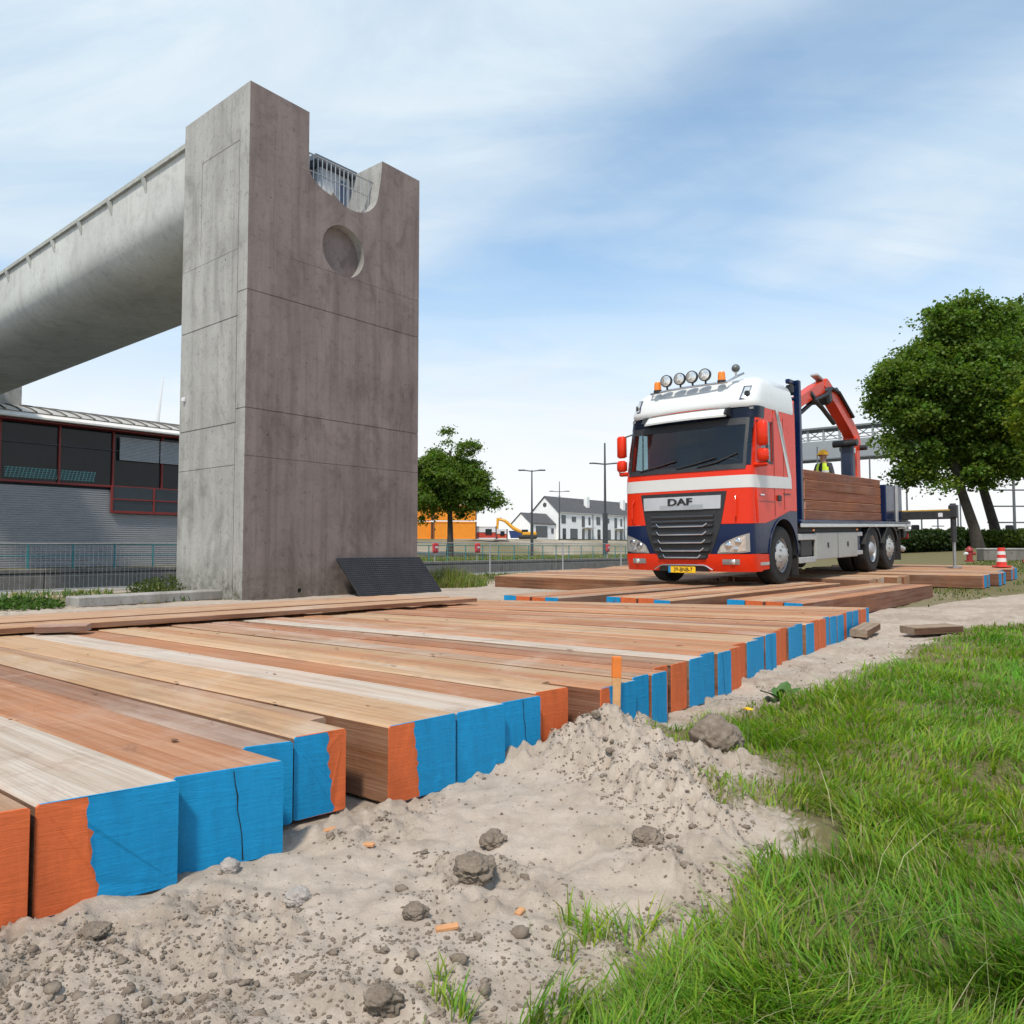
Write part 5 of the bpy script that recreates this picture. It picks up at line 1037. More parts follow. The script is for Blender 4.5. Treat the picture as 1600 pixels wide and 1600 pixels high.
# ================================================================== worker on the bed
def worker():
    root = empty('person', Mt @ Vector((-6.38, -.30, 1.15)), (0, 0, math.atan2(TL[1], TL[0]) - .25)); tag(root, 'worker in a yellow hard hat and hi-vis vest standing on the truck bed', 'person')
    SK = M('skin', (.42, .24, .17), .55, var=.08); CL = M('dark_jacket', (.035, .035, .04), .8, var=.2, vs=9); TRS = M('work_trousers', (.03, .035, .06), .85); VEST = M('hi_vis', (.55, .72, .02), .6, var=.08); BND = M('reflective', (.6, .6, .6), .3, .4)
    J = {'pel': (0, 0, .95, .150), 'sp1': (0, 0, 1.10, .145), 'sp2': (0, .0, 1.30, .165), 'sp3': (0, 0, 1.44, .13), 'nk': (0, -.01, 1.52, .058), 'hd0': (0, -.02, 1.58, .066), 'hd1': (0, -.03, 1.66, .088), 'hd2': (0, -.02, 1.74, .082)}
    E_ = [('pel', 'sp1'), ('sp1', 'sp2'), ('sp2', 'sp3'), ('sp3', 'nk'), ('nk', 'hd0'), ('hd0', 'hd1'), ('hd1', 'hd2')]
    for s_, n in ((1, 'l'), (-1, 'r')):
        J.update({'sh' + n: (s_ * .17, 0, 1.44, .075), 'el' + n: (s_ * .27, -.02, 1.18, .052), 'wr' + n: (s_ * .22, -.26, 1.08, .036), 'hn' + n: (s_ * .20, -.34, 1.07, .038), 'hp' + n: (s_ * .10, 0, .88, .095), 'kn' + n: (s_ * .13, -.02, .49, .062), 'an' + n: (s_ * .14, .02, .09, .045), 'to' + n: (s_ * .16, -.17, .045, .040)})
        E_ += [('sp3', 'sh' + n), ('sh' + n, 'el' + n), ('el' + n, 'wr' + n), ('wr' + n, 'hn' + n), ('pel', 'hp' + n), ('hp' + n, 'kn' + n), ('kn' + n, 'an' + n), ('an' + n, 'to' + n)]
        for f in range(4):
            x0 = s_ * .20 + (f - 1.5) * .020; ln = (.055, .068, .07, .055)[f]; J['f%s%d' % (n, f)] = (x0, -.34 - ln, 1.055, .010); J['g%s%d' % (n, f)] = (x0, -.355 - ln, 1.020, .009); E_ += [('hn' + n, 'f%s%d' % (n, f)), ('f%s%d' % (n, f), 'g%s%d' % (n, f))]
        J['t' + n] = (s_ * .145, -.36, 1.05, .012); E_.append(('wr' + n, 't' + n))
    names = list(J); me = bpy.data.meshes.new('body'); me.from_pydata([J[k][:3] for k in names], [(names.index(a_), names.index(b_)) for a_, b_ in E_], [])
    o = link('body', me); md = o.modifiers.new('s', 'SKIN'); sk = me.skin_vertices[0].data
    for i_, k in enumerate(names): sk[i_].radius = (J[k][3], J[k][3] * (.72 if k in ('pel', 'sp1', 'sp2', 'sp3') else 1)); sk[i_].use_root = (k == 'pel')
    o.modifiers.new('u', 'SUBSURF').levels = 2; bpy.context.view_layer.update()
    nm = bpy.data.meshes.new_from_object(o.evaluated_get(bpy.context.evaluated_depsgraph_get())); bpy.data.objects.remove(o); nm.materials.clear()
    for m_ in (SK, CL, TRS): nm.materials.append(m_)
    for p in nm.polygons:
        c = p.center; p.material_index = 0 if (c.z > 1.50 or (c.y < -.27 and c.z > .9)) else (1 if c.z > .92 else 2); p.use_smooth = True
    link('body', nm, root)
    rows = []
    for z, rx, ry in ((.98, .185, .135), (1.1, .18, .135), (1.25, .195, .145), (1.38, .20, .14), (1.47, .165, .12), (1.50, .11, .09)): rows.append([(rx * math.cos(R(a_)), ry * math.sin(R(a_)), z) for a_ in range(-75, 256, 15)])
    MB().grid(rows).build('vest', VEST, root, 60)
    for z in (1.10, 1.25): MB().grid([[(.203 * math.cos(R(a_)), .153 * math.sin(R(a_)), z + dz) for a_ in range(-75, 256, 15)] for dz in (0, .05)]).build('reflective_band', BND, root, 60)
    hel = MB(); hel.lathe([(.125, 0), (.128, .02), (.122, .06), (.095, .11), (.05, .14), (.001, .15)], (0, -.02, 1.70), (0, 0, 1), 24); hel.lathe([(.12, .0), (.15, -.004), (.15, .006), (.12, .012)], (0, -.035, 1.70), (0, 0, 1), 24); hel.build('hard_hat', M('helmet_yellow', (.85, .42, .01), .35, var=.05), root, 50)
    MB().box((0, -.112, 1.635), (.024, .03, .04), .010).build('nose', SK, root)
    for s_ in (-1, 1): MB().lathe([(.011, 0), (.007, .006), (.001, .008)], (s_ * .032, -.104, 1.665), (0, -1, 0), 8).build('eye', INK, root)
    MB().box((0, -.106, 1.592), (.045, .012, .010), .004).build('mouth', M('lips', (.30, .11, .09), .5), root)
    for s_ in (-1, 1): MB().box((s_ * .088, -.015, 1.64), (.018, .035, .055), .008).build('ear', SK, root)
worker()

# ================================================================== small site objects
def cone(x, y, z, label):
    root = empty('traffic_cone', (x, y, z)); tag(root, label, 'traffic cone'); RC = M('cone_red', (.62, .035, .02), .5, var=.1); WC = M('cone_white', (.7, .7, .68), .45)
    MB().box((0, 0, .02), (.30, .30, .04), .015).build('cone_base', RC, root)
    def r(h): return .115 - .19 * h * .46
    for i_, (a_, b_, m_) in enumerate(((.04, .13, RC), (.13, .22, WC), (.22, .30, RC), (.30, .38, WC), (.38, .47, RC))):
        MB().lathe([(r(a_), a_), (r(b_), b_)] + ([(.001, b_)] if i_ == 4 else []), (0, 0, 0), (0, 0, 1), 20).build('cone_band', m_, root, 40)
cx_, cy_ = tw(8.15, 3.18); cone(cx_, cy_, .272 + .022 * 8.2 + .004, 'red and white traffic cone standing on the last mat at the right')
def block(x, y, ln, yaw):
    z = gz(x, y); root = empty('concrete_block', (x, y, z), (0, 0, yaw)); tag(root, 'long low concrete barrier block on the grass under the trees', 'concrete block')
    for k in range(2): MB().box((-ln / 4 + k * ln / 2, 0, .19), (ln / 2 - .02, .5, .42), .03).build('block', CON_B, root); MB().box((-ln / 4 + k * ln / 2, 0, .43), (ln / 2 - .01, .54, .07), .02).build('cap', CON_G, root)
block(18.2, 28.3, 1.55, -.02)
hy = empty('fire_hydrant', (16.85, 28.0, gz(16.85, 28.0))); tag(hy, 'red fire hydrant post with a white cap beside the concrete block', 'hydrant'); HR_ = M('hydrant_red', (.28, .02, .018), .45)
MB().lathe([(.16, 0), (.16, .04), (.10, .05), (.10, .36), (.13, .38), (.13, .44), (.09, .50), (.05, .55), (.001, .57)], (0, 0, 0), (0, 0, 1), 16).build('barrel', HR_, hy, 40)
for s_ in (-1, 1): MB().cyl((0, 0, .30), (s_ * .2, -.03, .30), .055, n=10).build('outlet', HR_ if s_ > 0 else M('cone_white', (.7, .7, .68)), hy)
bp = empty('road_barrier', (17.7, 26.3, gz(17.7, 26.3) - .02)); tag(bp, 'red and white road barrier lying at the right picture edge', 'barrier')
for k in range(4): MB().prism([(0, 0), (.22, 0), (.30, .22), (.08, .22)], (k * .24, 0, .06), (1, 0, 0), (0, 0, 1), (0, .05, 0)).build('stripe', M('cone_red', (.62, .035, .02)) if k % 2 == 0 else M('cone_white', (.7, .7, .68)), bp)
MB().box((.5, .03, .03), (1.1, .3, .06), .01).build('foot', BLACK, bp)

# ================================================================== vegetation
NP = np.random.default_rng(11)
def leaf_quads(P, size, Nrm, cols, name, mat):
    """one bent leaf-shaped card (4 verts, 2 tris) per point"""
    n = len(P); r = NP.normal(size=(n, 3)); u = np.cross(Nrm, r); u /= np.linalg.norm(u, axis=1, keepdims=True) + 1e-9; v = np.cross(Nrm, u); s = size[:, None]
    V = np.stack([P - u * s * .5, P + v * s * .36 + Nrm * s * .10, P + u * s * .5 - Nrm * s * .12, P - v * s * .36 + Nrm * s * .10], 1).reshape(-1, 3)
    F = np.arange(4 * n).reshape(-1, 4); C = np.repeat(np.concatenate([cols, np.ones((n, 1))], 1), 4, axis=0)
    return raw_mesh(name, V, F, np.full(n, 4), mat, colors=C)
def crown_points(lobes, n_cl, n_leaf, clr, rnd):
    """lobes: (cx,cy,cz,rx,ry,rz); leaf clumps sit on smaller boughs that fill the lobes and stick out unevenly"""
    L = np.array(lobes); n_sub = max(10, n_cl // 16); vol = L[:, 3] * L[:, 4] * L[:, 5]; pk = rnd.choice(len(L), n_sub, p=vol / vol.sum()); Ls = L[pk]
    d = rnd.normal(size=(n_sub, 3)); d /= np.linalg.norm(d, axis=1, keepdims=True); rad = rnd.uniform(.25, 1.0, n_sub) ** .5 * rnd.uniform(.78, 1.0, n_sub); SC = Ls[:, :3] + d * Ls[:, 3:] * rad[:, None]; SR = Ls[:, 3:].min(1) * rnd.uniform(.22, .42, n_sub)
    q = rnd.choice(n_sub, n_cl, p=SR ** 2 / (SR ** 2).sum()); d = rnd.normal(size=(n_cl, 3)) + np.array([0, 0, .35]); d /= np.linalg.norm(d, axis=1, keepdims=True); C = SC[q] + d * (SR[q] * rnd.uniform(.6, 1.05, n_cl))[:, None] * np.array([1.15, 1.15, .8])
    per = rnd.integers(int(n_leaf * .5), int(n_leaf * 1.5), n_cl); idx = np.repeat(np.arange(n_cl), per); m = len(idx)
    cr = clr * rnd.uniform(.6, 1.3, n_cl); o = rnd.normal(size=(m, 3)) * .50; o[:, 2] *= .55; P = C[idx] + o * cr[idx][:, None]
    P[:, 2] -= .25 * np.linalg.norm(o[:, :2], axis=1) ** 2 * cr[idx]
    Nn = rnd.normal(size=(m, 3)) * .7 + np.array([0, 0, .8]) + o * .35; Nn /= np.linalg.norm(Nn, axis=1, keepdims=True); return P, Nn, idx, C
def tree(name, label, base, trunk, r0, lobes, n_cl, n_leaf, leaf, clr, col, seed, group=None, cat='tree'):
    rnd = np.random.default_rng(seed); root = empty(name, base); tag(root, label, cat, group); B = np.array(base)
    tk = [Vector(t) for t in trunk]; mb = MB(); k = len(tk); mb.tube(tk, [r0 * (1 - .62 * i / (k - 1)) * (1.25 if i == 0 else 1) for i in range(k)], 10)
    L = [(l[0], l[1], l[2], l[3], l[4], l[5]) for l in lobes]; P, Nn, idx, C = crown_points(L, n_cl, n_leaf, clr, rnd)
    rr = random.Random(seed)
    for j in range(26):
        c = Vector(C[rr.randrange(n_cl)]); i0 = rr.randrange(max(1, k // 2), k); s0 = tk[i0]
        if c.z < s0.z - .6: continue
        mid = s0.lerp(c, .5) + Vector((rr.uniform(-.3, .3), rr.uniform(-.3, .3), rr.uniform(.0, .4))); mb.tube([s0, mid, c], [r0 * .30, r0 * .17, r0 * .05], 6)
    mb.build('trunk', BARK, root, 60)
    m = len(P); base_c = np.array(col); ch = 1 + rnd.uniform(-.22, .22, n_cl)[idx] + rnd.uniform(-.15, .15, m); yel = (rnd.uniform(0, 1, n_cl)[idx] * .5 + rnd.uniform(0, .5, m))
    cols = base_c[None, :] * ch[:, None]; cols[:, 0] *= (.75 + .6 * yel); cols = np.clip(cols, .004, 1)
    sz = leaf * rnd.uniform(.7, 1.35, m); me = leaf_quads(P, sz, Nn, cols, 'crown', LEAF); o = link('crown', me, root); return root
GRN = (.098, .165, .024)
tree('round_tree', 'round leafy tree on the far bank right behind the concrete tower', (-5.9, 72, gz(-5.9, 72)), [(0, 0, -.2), (.05, 0, 2.0), (.0, .1, 4.2), (.1, 0, 7.0), (0, 0, 10.2)], .34,
     [(-.8, 0, 6.2, 4.2, 3.8, 2.8), (1.2, .2, 6.0, 3.2, 3.2, 2.7), (.2, 0, 8.6, 2.9, 2.8, 2.7), (-2.2, 0, 7.8, 2.4, 2.5, 2.4), (-.2, 0, 11.1, 1.7, 1.7, 1.5), (-2.6, 0, 4.8, 2.6, 2.4, 1.5)], 1700, 44, .23, .62, GRN, 3)
GT = 'big trees at the right'
tree('linden_tree', 'big dark green tree with a leaning trunk right of the crane', (24.6, 40, gz(24.6, 40)), [(0, 0, -.3), (-.25, 0, 1.1), (-.85, 0, 3.0), (-1.4, 0, 5.4), (-1.2, 0, 8.5), (-.8, 0, 12)], .30,
     [(-2.2, 0, 8.4, 2.7, 3.2, 3.2), (-3.1, 0, 6.0, 2.1, 2.6, 2.4), (-.9, 0, 11.2, 2.2, 2.6, 2.3), (.0, .5, 7.6, 2.8, 3.2, 4.6), (-3.6, 0, 8.6, 1.7, 2.2, 1.5), (-1.6, 0, 4.2, 2.3, 2.4, 1.4), (.4, 0, 4.6, 2.0, 2.2, 1.4), (-3.2, 0, 4.2, 1.6, 1.8, 1.2), (-2.4, 0, 3.6, 1.6, 1.8, .8)], 2500, 46, .19, .58, (.098, .165, .024), 5, GT)
tree('linden_tree', 'second big tree with a leaning trunk, right beside the first', (27.6, 43, gz(27.6, 43)), [(0, 0, -.3), (-.3, 0, 1.4), (-.9, 0, 3.6), (-1.2, 0, 6.5), (-.8, 0, 9.5), (-.6, 0, 13)], .30,
     [(-1.2, 0, 9.6, 2.7, 3.2, 3.8), (-1.9, 0, 12.6, 1.7, 2.2, 1.5), (.2, 0, 6.4, 2.8, 3.2, 2.8), (.9, 0, 10.4, 2.2, 2.6, 3.0), (-.4, 0, 4.6, 2.2, 2.4, 1.3)], 1700, 46, .20, .60, (.094, .160, .024), 6, GT)
tree('linden_tree', 'tall tree cut off by the right picture edge behind the others', (32.2, 45, gz(32.2, 45)), [(0, 0, -.3), (-.1, 0, 3), (0, 0, 7), (0, 0, 14)], .42,
     [(-1.0, 0, 10.5, 3.6, 3.6, 5.0), (-1.8, 0, 14.0, 2.2, 2.4, 2.2), (-1.6, 0, 6.4, 3.2, 3.0, 2.6), (1.5, 0, 11, 3.4, 3.4, 5)], 1000, 46, .23, .66, (.094, .160, .025), 7, GT)
tree('young_tree', 'bright yellow-green tree poking in at the right picture edge', (25.4, 34, gz(25.4, 34)), [(0, 0, -.3), (0, 0, 2.5), (-.1, 0, 5), (0, 0, 8)], .2,
     [(-.7, 0, 6.4, 2.1, 2.1, 2.0), (-.3, 0, 5.0, 2.2, 2.0, 1.5), (-.4, 0, 7.8, 1.4, 1.4, 1.0)], 520, 44, .17, .45, (.165, .225, .020), 8, cat='tree')
def hedge(name, label, pts, h, wd, n, size, col, seed, stuff=False, cat='hedge'):
    rnd = np.random.default_rng(seed); pts = np.array(pts, float); seg = np.linalg.norm(np.diff(pts, axis=0), axis=1); cum = np.concatenate([[0], np.cumsum(seg)]); s = rnd.uniform(0, cum[-1], n)
    x = np.interp(s, cum, pts[:, 0]); y = np.interp(s, cum, pts[:, 1]); hh = h * (.80 + .35 * fbm(x * 1.0, y * 1.0, 1.1, 3, seed)); a_ = rnd.uniform(0, 2 * math.pi, n); rr = np.sqrt(rnd.uniform(.3, 1, n)) * rnd.uniform(.85, 1.08, n); ox = np.cos(a_) * rr * wd / 2; oz = .5 + .5 * np.sin(a_) * rr
    P = np.stack([x + ox * .5, y + ox, ground(x, y) + oz * hh], -1); Nn = rnd.normal(size=(n, 3)) + np.array([0, -.3, .6]); Nn /= np.linalg.norm(Nn, axis=1, keepdims=True); v = rnd.uniform(.6, 1.35, n)[:, None] * (.75 + .5 * fbm(x, y, .6, 2, seed + 3))[:, None]
    me = leaf_quads(P, size * rnd.uniform(.7, 1.3, n), Nn, np.clip(np.array(col)[None] * v, 0.004, 1), name, LEAF); o = link(name, me); tag(o, label, cat); return o
hedge('clipped_hedge', 'dark green clipped hedge behind the truck tail', [(15.0, 36.0), (19.6, 36.5), (22.0, 37)], 1.10, 1.6, 9000, .16, (.030, .052, .012), 21)
hedge('clipped_hedge', 'brighter green hedge below the big trees at the right', [(23.5, 42.0), (28.0, 41.0), (33.0, 40.0)], 1.05, 1.8, 9000, .16, (.085, .120, .016), 22)
hedge('shrub_row', 'distant row of low shrubs beyond the field at the right', [(26, 62), (38, 60), (52, 60), (66, 58)], 1.6, 3.0, 8000, .35, (.05, .075, .02), 23)
# ---- grass
def blades(name, X, Y, h, w, lean, cols, label, mat=GRASSM, az=None):
    n = len(X); Z = ground(X, Y) - .004; az = NP.uniform(0, 2 * math.pi, n) if az is None else az; dx, dy = np.cos(az), np.sin(az); fa = az + math.pi / 2 + NP.normal(0, .5, n); sx, sy = np.cos(fa), np.sin(fa); P0 = np.stack([X, Y, Z], -1); side_ = np.stack([sx, sy, np.zeros(n)], -1)
    def at(f):
        out = lean * h * f ** 1.9; up = h * (f - .28 * lean * f ** 2.4); return P0 + np.stack([dx * out, dy * out, up], -1)
    W_ = w[:, None]; a, b, c, d = at(0.0), at(.42), at(.76), at(1.0)
    V = np.stack([a - side_ * W_ * .5, a + side_ * W_ * .5, b - side_ * W_ * .46, b + side_ * W_ * .46, c - side_ * W_ * .30, c + side_ * W_ * .30, d], 1).reshape(-1, 3)
    b0 = (np.arange(n) * 7)[:, None]; F = np.concatenate([b0 + np.array([[0, 1, 3, 2]]), b0 + np.array([[2, 3, 5, 4]]), b0 + np.array([[4, 5, 6]])], 1).ravel(); sizes = np.tile([4, 4, 3], n)
    C = np.repeat(np.concatenate([cols, np.ones((n, 1))], 1), 7, axis=0); me = raw_mesh(name, V, F, sizes, mat, colors=C); o = link(name, me); tag(o, label, 'grass', kind='stuff'); return o
def gcols(n, X, Y, dry=.06, base=(.085, .175, .018)):
    b = np.array(base)[None] * NP.uniform(.65, 1.35, n)[:, None] * (.72 + .56 * fbm(X, Y, 2.3, 3, 131))[:, None]; b[:, 0] *= NP.uniform(.70, 1.35, n) * (.7 + .55 * fbm(X, Y, 1.1, 2, 137)); m = NP.uniform(0, 1, n) < dry; b[m] = np.array([.33, .27, .14])[None] * NP.uniform(.7, 1.2, m.sum())[:, None]; return np.clip(b, .004, 1)
def near_grass():
    n = 330000; Y = np.exp(NP.uniform(math.log(.75), math.log(15), n)); k = NP.uniform(-.75, 1.15, n); X = k * Y
    jx = X + (fbm(X, Y, 3, 3, 71) - .5) * .35; jy = Y + (fbm(X, Y, 3, 3, 77) - .5) * .35; ins = in_poly(jx, jy, GRASS_POLY)
    ed = in_poly(jx - .14, jy - .10, GRASS_POLY) & in_poly(jx, jy - .12, GRASS_POLY) & in_poly(jx - .2, jy, GRASS_POLY)
    bare = fbm(X, Y, 2.6, 3, 141) < .34; keep = ins & (ed | (NP.uniform(0, 1, n) < .38 * (fbm(X, Y, 5, 2, 143) > .45))) & (~bare | (NP.uniform(0, 1, n) < .25))
    # looser tufts on the sand near the lower edge
    tu = (~ins) & (Y < 2.0) & (X > -.6) & (NP.uniform(0, 1, n) < .35) & (fbm(X, Y, 9, 2, 151) > .66) & (in_poly(X + .12, Y - .28, GRASS_POLY)); keep |= tu
    X, Y = X[keep], Y[keep]; n = len(X); tf = fbm(X, Y, 1.9, 3, 161); tuft = sstep(tf, .45, .72); ed = in_poly(X - .25, Y - .15, GRASS_POLY)
    h = (.036 + .066 * tuft + .018 * NP.uniform(0, 1, n)) * NP.uniform(.55, 1.35, n) * np.where(ed, 1, .75); w = (.0024 + .00105 * Y) * NP.uniform(.55, 1.6, n); lean = np.clip(NP.normal(.55, .28, n) + .25 * tuft, .05, 1.35)
    az = NP.uniform(0, 2 * math.pi, n) * .55 + (fbm(X, Y, 1.4, 2, 171) * 14); blades('lawn_grass', X, Y, h, w, lean, gcols(n, X, Y, .10, (.172, .290, .027)), 'lush green grass in the right foreground', az=az)
    # long pale stems
    n = 150; Y = np.exp(NP.uniform(math.log(1.3), math.log(6), n)); X = NP.uniform(.05, 1.0, n) * Y * .75; k_ = in_poly(X - .1, Y - .1, GRASS_POLY); X, Y = X[k_], Y[k_]; n = len(X)
    blades('dry_grass_stems', X, Y, NP.uniform(.14, .27, n), np.full(n, .0020) + .0003 * Y, NP.uniform(.6, 1.3, n), np.clip(np.array([.42, .40, .22])[None] * NP.uniform(.7, 1.2, n)[:, None], 0, 1), 'long pale dry stems standing in the foreground grass')
near_grass()
def far_grass():
    XS, YS = [], []
    n = 90000; L = NP.uniform(-2, 34, n) ; w = NP.uniform(.8, 26, n); x = TO[0] - TF[0] * L + TL[0] * w; y = TO[1] - TF[1] * L + TL[1] * w
    k = ((w > 2.4) & (y > 11.3 + (x - 5.2) * .68 + (fbm(x, y, 1.0, 3, 181) - .5) * 1.6)) & ~((L > 4.2) & (L < 9.6) & (w < 3.7)) & (x / np.maximum(y, 1) < 1.1) & (fbm(x, y, .9, 3, 183) > .36) & ~((L < 1.9) & (w < 3.3))
    k |= (L > 10) & (w > .8) & (x / np.maximum(y, 1) < 1.1); XS.append(x[k]); YS.append(y[k])
    X = np.concatenate(XS); Y = np.concatenate(YS); n = len(X); blades('field_grass', X, Y, NP.uniform(.03, .085, n) * (.6 + .8 * fbm(X, Y, .6, 2, 191)), .007 + .0011 * Y * NP.uniform(.7, 1.3, n), NP.uniform(.2, 1, n), gcols(n, X, Y, .22, (.105, .14, .028)), 'short patchy grass on the field behind the mats at the right')
    n = 26000; t = NP.uniform(2, 60, n); nn = NP.uniform(12.6, 16.9, n); x = D[0] * t + N[0] * nn; y = D[1] * t + N[1] * nn; k = (fbm(x, y, .7, 3, 201) > .50) & ((x < -3.2) | (x / y > -.12)) & ((x < -2.2) | (t < 19))
    X, Y = x[k], y[k]; n = len(X); blades('quay_grass', X, Y, NP.uniform(.04, .16, n), .009 + .0012 * Y * NP.uniform(.6, 1.2, n), NP.uniform(.2, .9, n), gcols(n, X, Y, .2, (.09, .15, .025)), 'weedy grass on the quay at the foot of the concrete tower')
    n = 30000; t = NP.uniform(26, 130, n); nn = 36.6 + 16 * NP.uniform(0, 1, n) ** 1.3; X = D[0] * t + N[0] * nn; Y = D[1] * t + N[1] * nn; blades('bank_grass', X, Y, NP.uniform(.08, .22, n), np.full(n, .10), NP.uniform(.2, .9, n), gcols(n, X, Y, .12, (.13, .17, .03)), 'strip of green grass on the far bank behind the teal railing')
far_grass()
def bush(name, label, x, y, r, h, n, size, col, seed, cat='bush'):
    rnd = np.random.default_rng(seed); a_ = rnd.uniform(0, 2 * math.pi, n); rr = np.sqrt(rnd.uniform(0, 1, n)) * r; z = rnd.uniform(.02, 1, n) * h * (1 - .55 * (rr / r) ** 2); px_, py_ = x + np.cos(a_) * rr, y + np.sin(a_) * rr
    Nn = rnd.normal(size=(n, 3)) + np.array([0, 0, .5]); Nn /= np.linalg.norm(Nn, axis=1, keepdims=True); me = leaf_quads(np.stack([px_, py_, ground(px_, py_) + z], -1), size * rnd.uniform(.6, 1.3, n), Nn, np.clip(np.array(col)[None] * rnd.uniform(.55, 1.4, n)[:, None], 0, 1), name, LEAF)
    o = link(name, me); tag(o, label, cat, 'wild bushes by the tower')
n_ = 2600; a_ = NP.uniform(0, 6.28, n_); r_ = np.sqrt(NP.uniform(0, 1, n_)); X_ = -1.55 + np.cos(a_) * r_ * .95; Y_ = 18.6 + np.sin(a_) * r_ * 1.3
blades('tall_weeds', X_, Y_, NP.uniform(.12, .62, n_) * (1.15 - .7 * r_), np.full(n_, .016), NP.uniform(.1, .8, n_), gcols(n_, X_, Y_, .25, (.15, .19, .04)), 'tangled pale green weeds right of the rubber grating')
bush('wild_bush', 'low weeds in the corner at the foot of the tower, left side', -6.6, 15.0, .9, .40, 2600, .05, (.075, .10, .025), 32)
bush('wild_bush', 'low green weeds before the concrete slab at the left', -7.6, 11.4, .8, .18, 1500, .06, (.06, .12, .02), 33)
def leafy(x, y, n, ln, col, label, up=.9, seed=1):
    rr = random.Random(seed); root = empty('weed_plant', (x, y, gz(x, y))); tag(root, label, 'weed'); LM = M('weed_leaf_%d' % seed, col, .5, var=.25, vs=30)
    for i_ in range(n):
        a_ = rr.uniform(0, 6.28); l_ = ln * rr.uniform(.6, 1.1); el = rr.uniform(.35, up); rows = []
        for f, w_ in ((0, .05), (.25, .18), (.55, .26), (.8, .17), (1.0, .01)):
            r_ = l_ * f * math.cos(el); z_ = l_ * (f * math.sin(el) - .25 * f * f); c = Vector((math.cos(a_) * r_, math.sin(a_) * r_, z_)); sd = Vector((-math.sin(a_), math.cos(a_), 0)) * (w_ * l_); rows.append([c - sd + Vector((0, 0, .04 * l_)), c, c + sd + Vector((0, 0, .04 * l_))])
        MB().grid(rows).build('leaf', LM, root, 60)
leafy(1.62, 4.62, 9, .17, (.045, .115, .012), 'broad-leaved bright green weed at the edge of the sand', 1.2, 1)
leafy(.54, 1.62, 9, .075, (.10, .17, .015), 'small light green seedling in the lower foreground grass', 1.1, 2)
dn = empty('dandelion', (1.07, 3.50, gz(1.07, 3.50))); tag(dn, 'single yellow dandelion flower beside the big clod', 'flower')
MB().tube([(0, 0, 0), (.005, 0, .10), (.0, 0, .188)], .003, 6).build('stem', M('stem_green', (.12, .2, .04), .6), dn); fl = MB()
for i_ in range(40):
    a_ = i_ * 2.4; r_ = .030 * math.sqrt((i_ + 1) / 40); fl.add([(0, 0, .188), (math.cos(a_ - .12) * r_, math.sin(a_ - .12) * r_, .198 - 8 * r_ * r_), (math.cos(a_ + .12) * r_, math.sin(a_ + .12) * r_, .200 - 8 * r_ * r_)], [(0, 1, 2)])
fl.build('petals', M('dandelion_yellow', (.85, .52, .005), .6, var=.1, vs=80), dn)

# ================================================================== clods, stones and chips on the sand
CLOD = NT('clod'); v_ = CLOD.coord('Object'); n1 = CLOD.noise(v_, 28, 6, .7); CLOD.bump(CLOD.noise(v_, 70, 5, .7), .9, .008); CLOD.fin(CLOD.mix(CLOD.ramp(n1, .3, .7), (.15, .116, .088), (.29, .235, .182)), .95, spec=.12); CLOD = CLOD.m
STONE = M('stone_grey', (.34, .30, .265), .8, var=.25, vs=30, bump=.4, bs=80)
def ico(sub):
    bm = bmesh.new(); bmesh.ops.create_icosphere(bm, subdivisions=sub, radius=1); V = np.array([v.co[:] for v in bm.verts]); F = np.array([[v.index for v in f.verts] for f in bm.faces]); bm.free(); return V, F
I1, I2, I3 = ico(1), ico(2), ico(5)
def n3(P, sc, seed): return (vnoise(P[:, 0] * sc + P[:, 2] * sc * .7, P[:, 1] * sc - P[:, 2] * sc * .6, seed) + vnoise(P[:, 2] * sc * 1.1 + 9, P[:, 0] * sc * .9 - P[:, 1] * sc * .5, seed + 5)) * .5
def lump(name, x, y, r, label, cat, mat, seed, flat=.7, sink=.3, amp=.75, group=None):
    V, F = I3; P = V.copy(); d = 1 + amp * (n3(V, 1.5, seed) - .5) + amp * .55 * (n3(V, 4.2, seed + 9) - .5) + amp * .38 * (n3(V, 10, seed + 19) - .5) + amp * .22 * (n3(V, 23, seed + 29) - .5); P = P * d[:, None] * r; P[:, 2] *= flat
    me = raw_mesh(name, P, F, np.full(len(F), 3), mat, smooth=True); o = link(name, me, None, (x, y, gz(x, y) + r * flat * (1 - sink) - r * .1)); o.rotation_euler = (0, 0, seed * 1.3); tag(o, label, cat, group); return o
lump('soil_clod', .915, 3.42, .105, 'big brown soil clod beside the dandelion at the grass edge', 'clod', CLOD, 3, .85, .25, .55)
lump('soil_clod', -.105, 2.14, .052, 'dark rough clod on the open sand in the middle foreground', 'clod', CLOD, 4, .72, .35)
lump('soil_clod', -.06, 2.46, .040, 'smaller dark clod above the rough clod on open sand', 'clod', CLOD, 5, .6, .3)
lump('pebble', -.57, 2.06, .034, 'pale angular grey pebble on the sand below the blue beam ends', 'pebble', STONE, 6, .7, .4, .5)
lump('pebble', -.80, 2.20, .026, 'pale round pebble lying against the second blue beam end', 'pebble', STONE, 7, .8, .3, .4)
lump('soil_clod', .41, 2.36, .042, 'rounded sandy clod below the sand ridge', 'clod', CLOD, 8, .7, .4)
lump('soil_clod', -.24, 1.93, .028, 'small brown clod below the dark rough clod', 'clod', CLOD, 9, .75, .3)
lump('soil_clod', -.98, 1.83, .030, 'dark clod at the lower left below the orange beam end', 'clod', CLOD, 10, .6, .3)
lump('soil_clod', -.26, 1.56, .040, 'grey clod at the foot of the grass tufts, bottom middle', 'clod', CLOD, 11, .75, .35)
lump('soil_clod', .68, 3.10, .042, 'brown clod on the slope of the sand pile', 'clod', CLOD, 12, .8, .3)
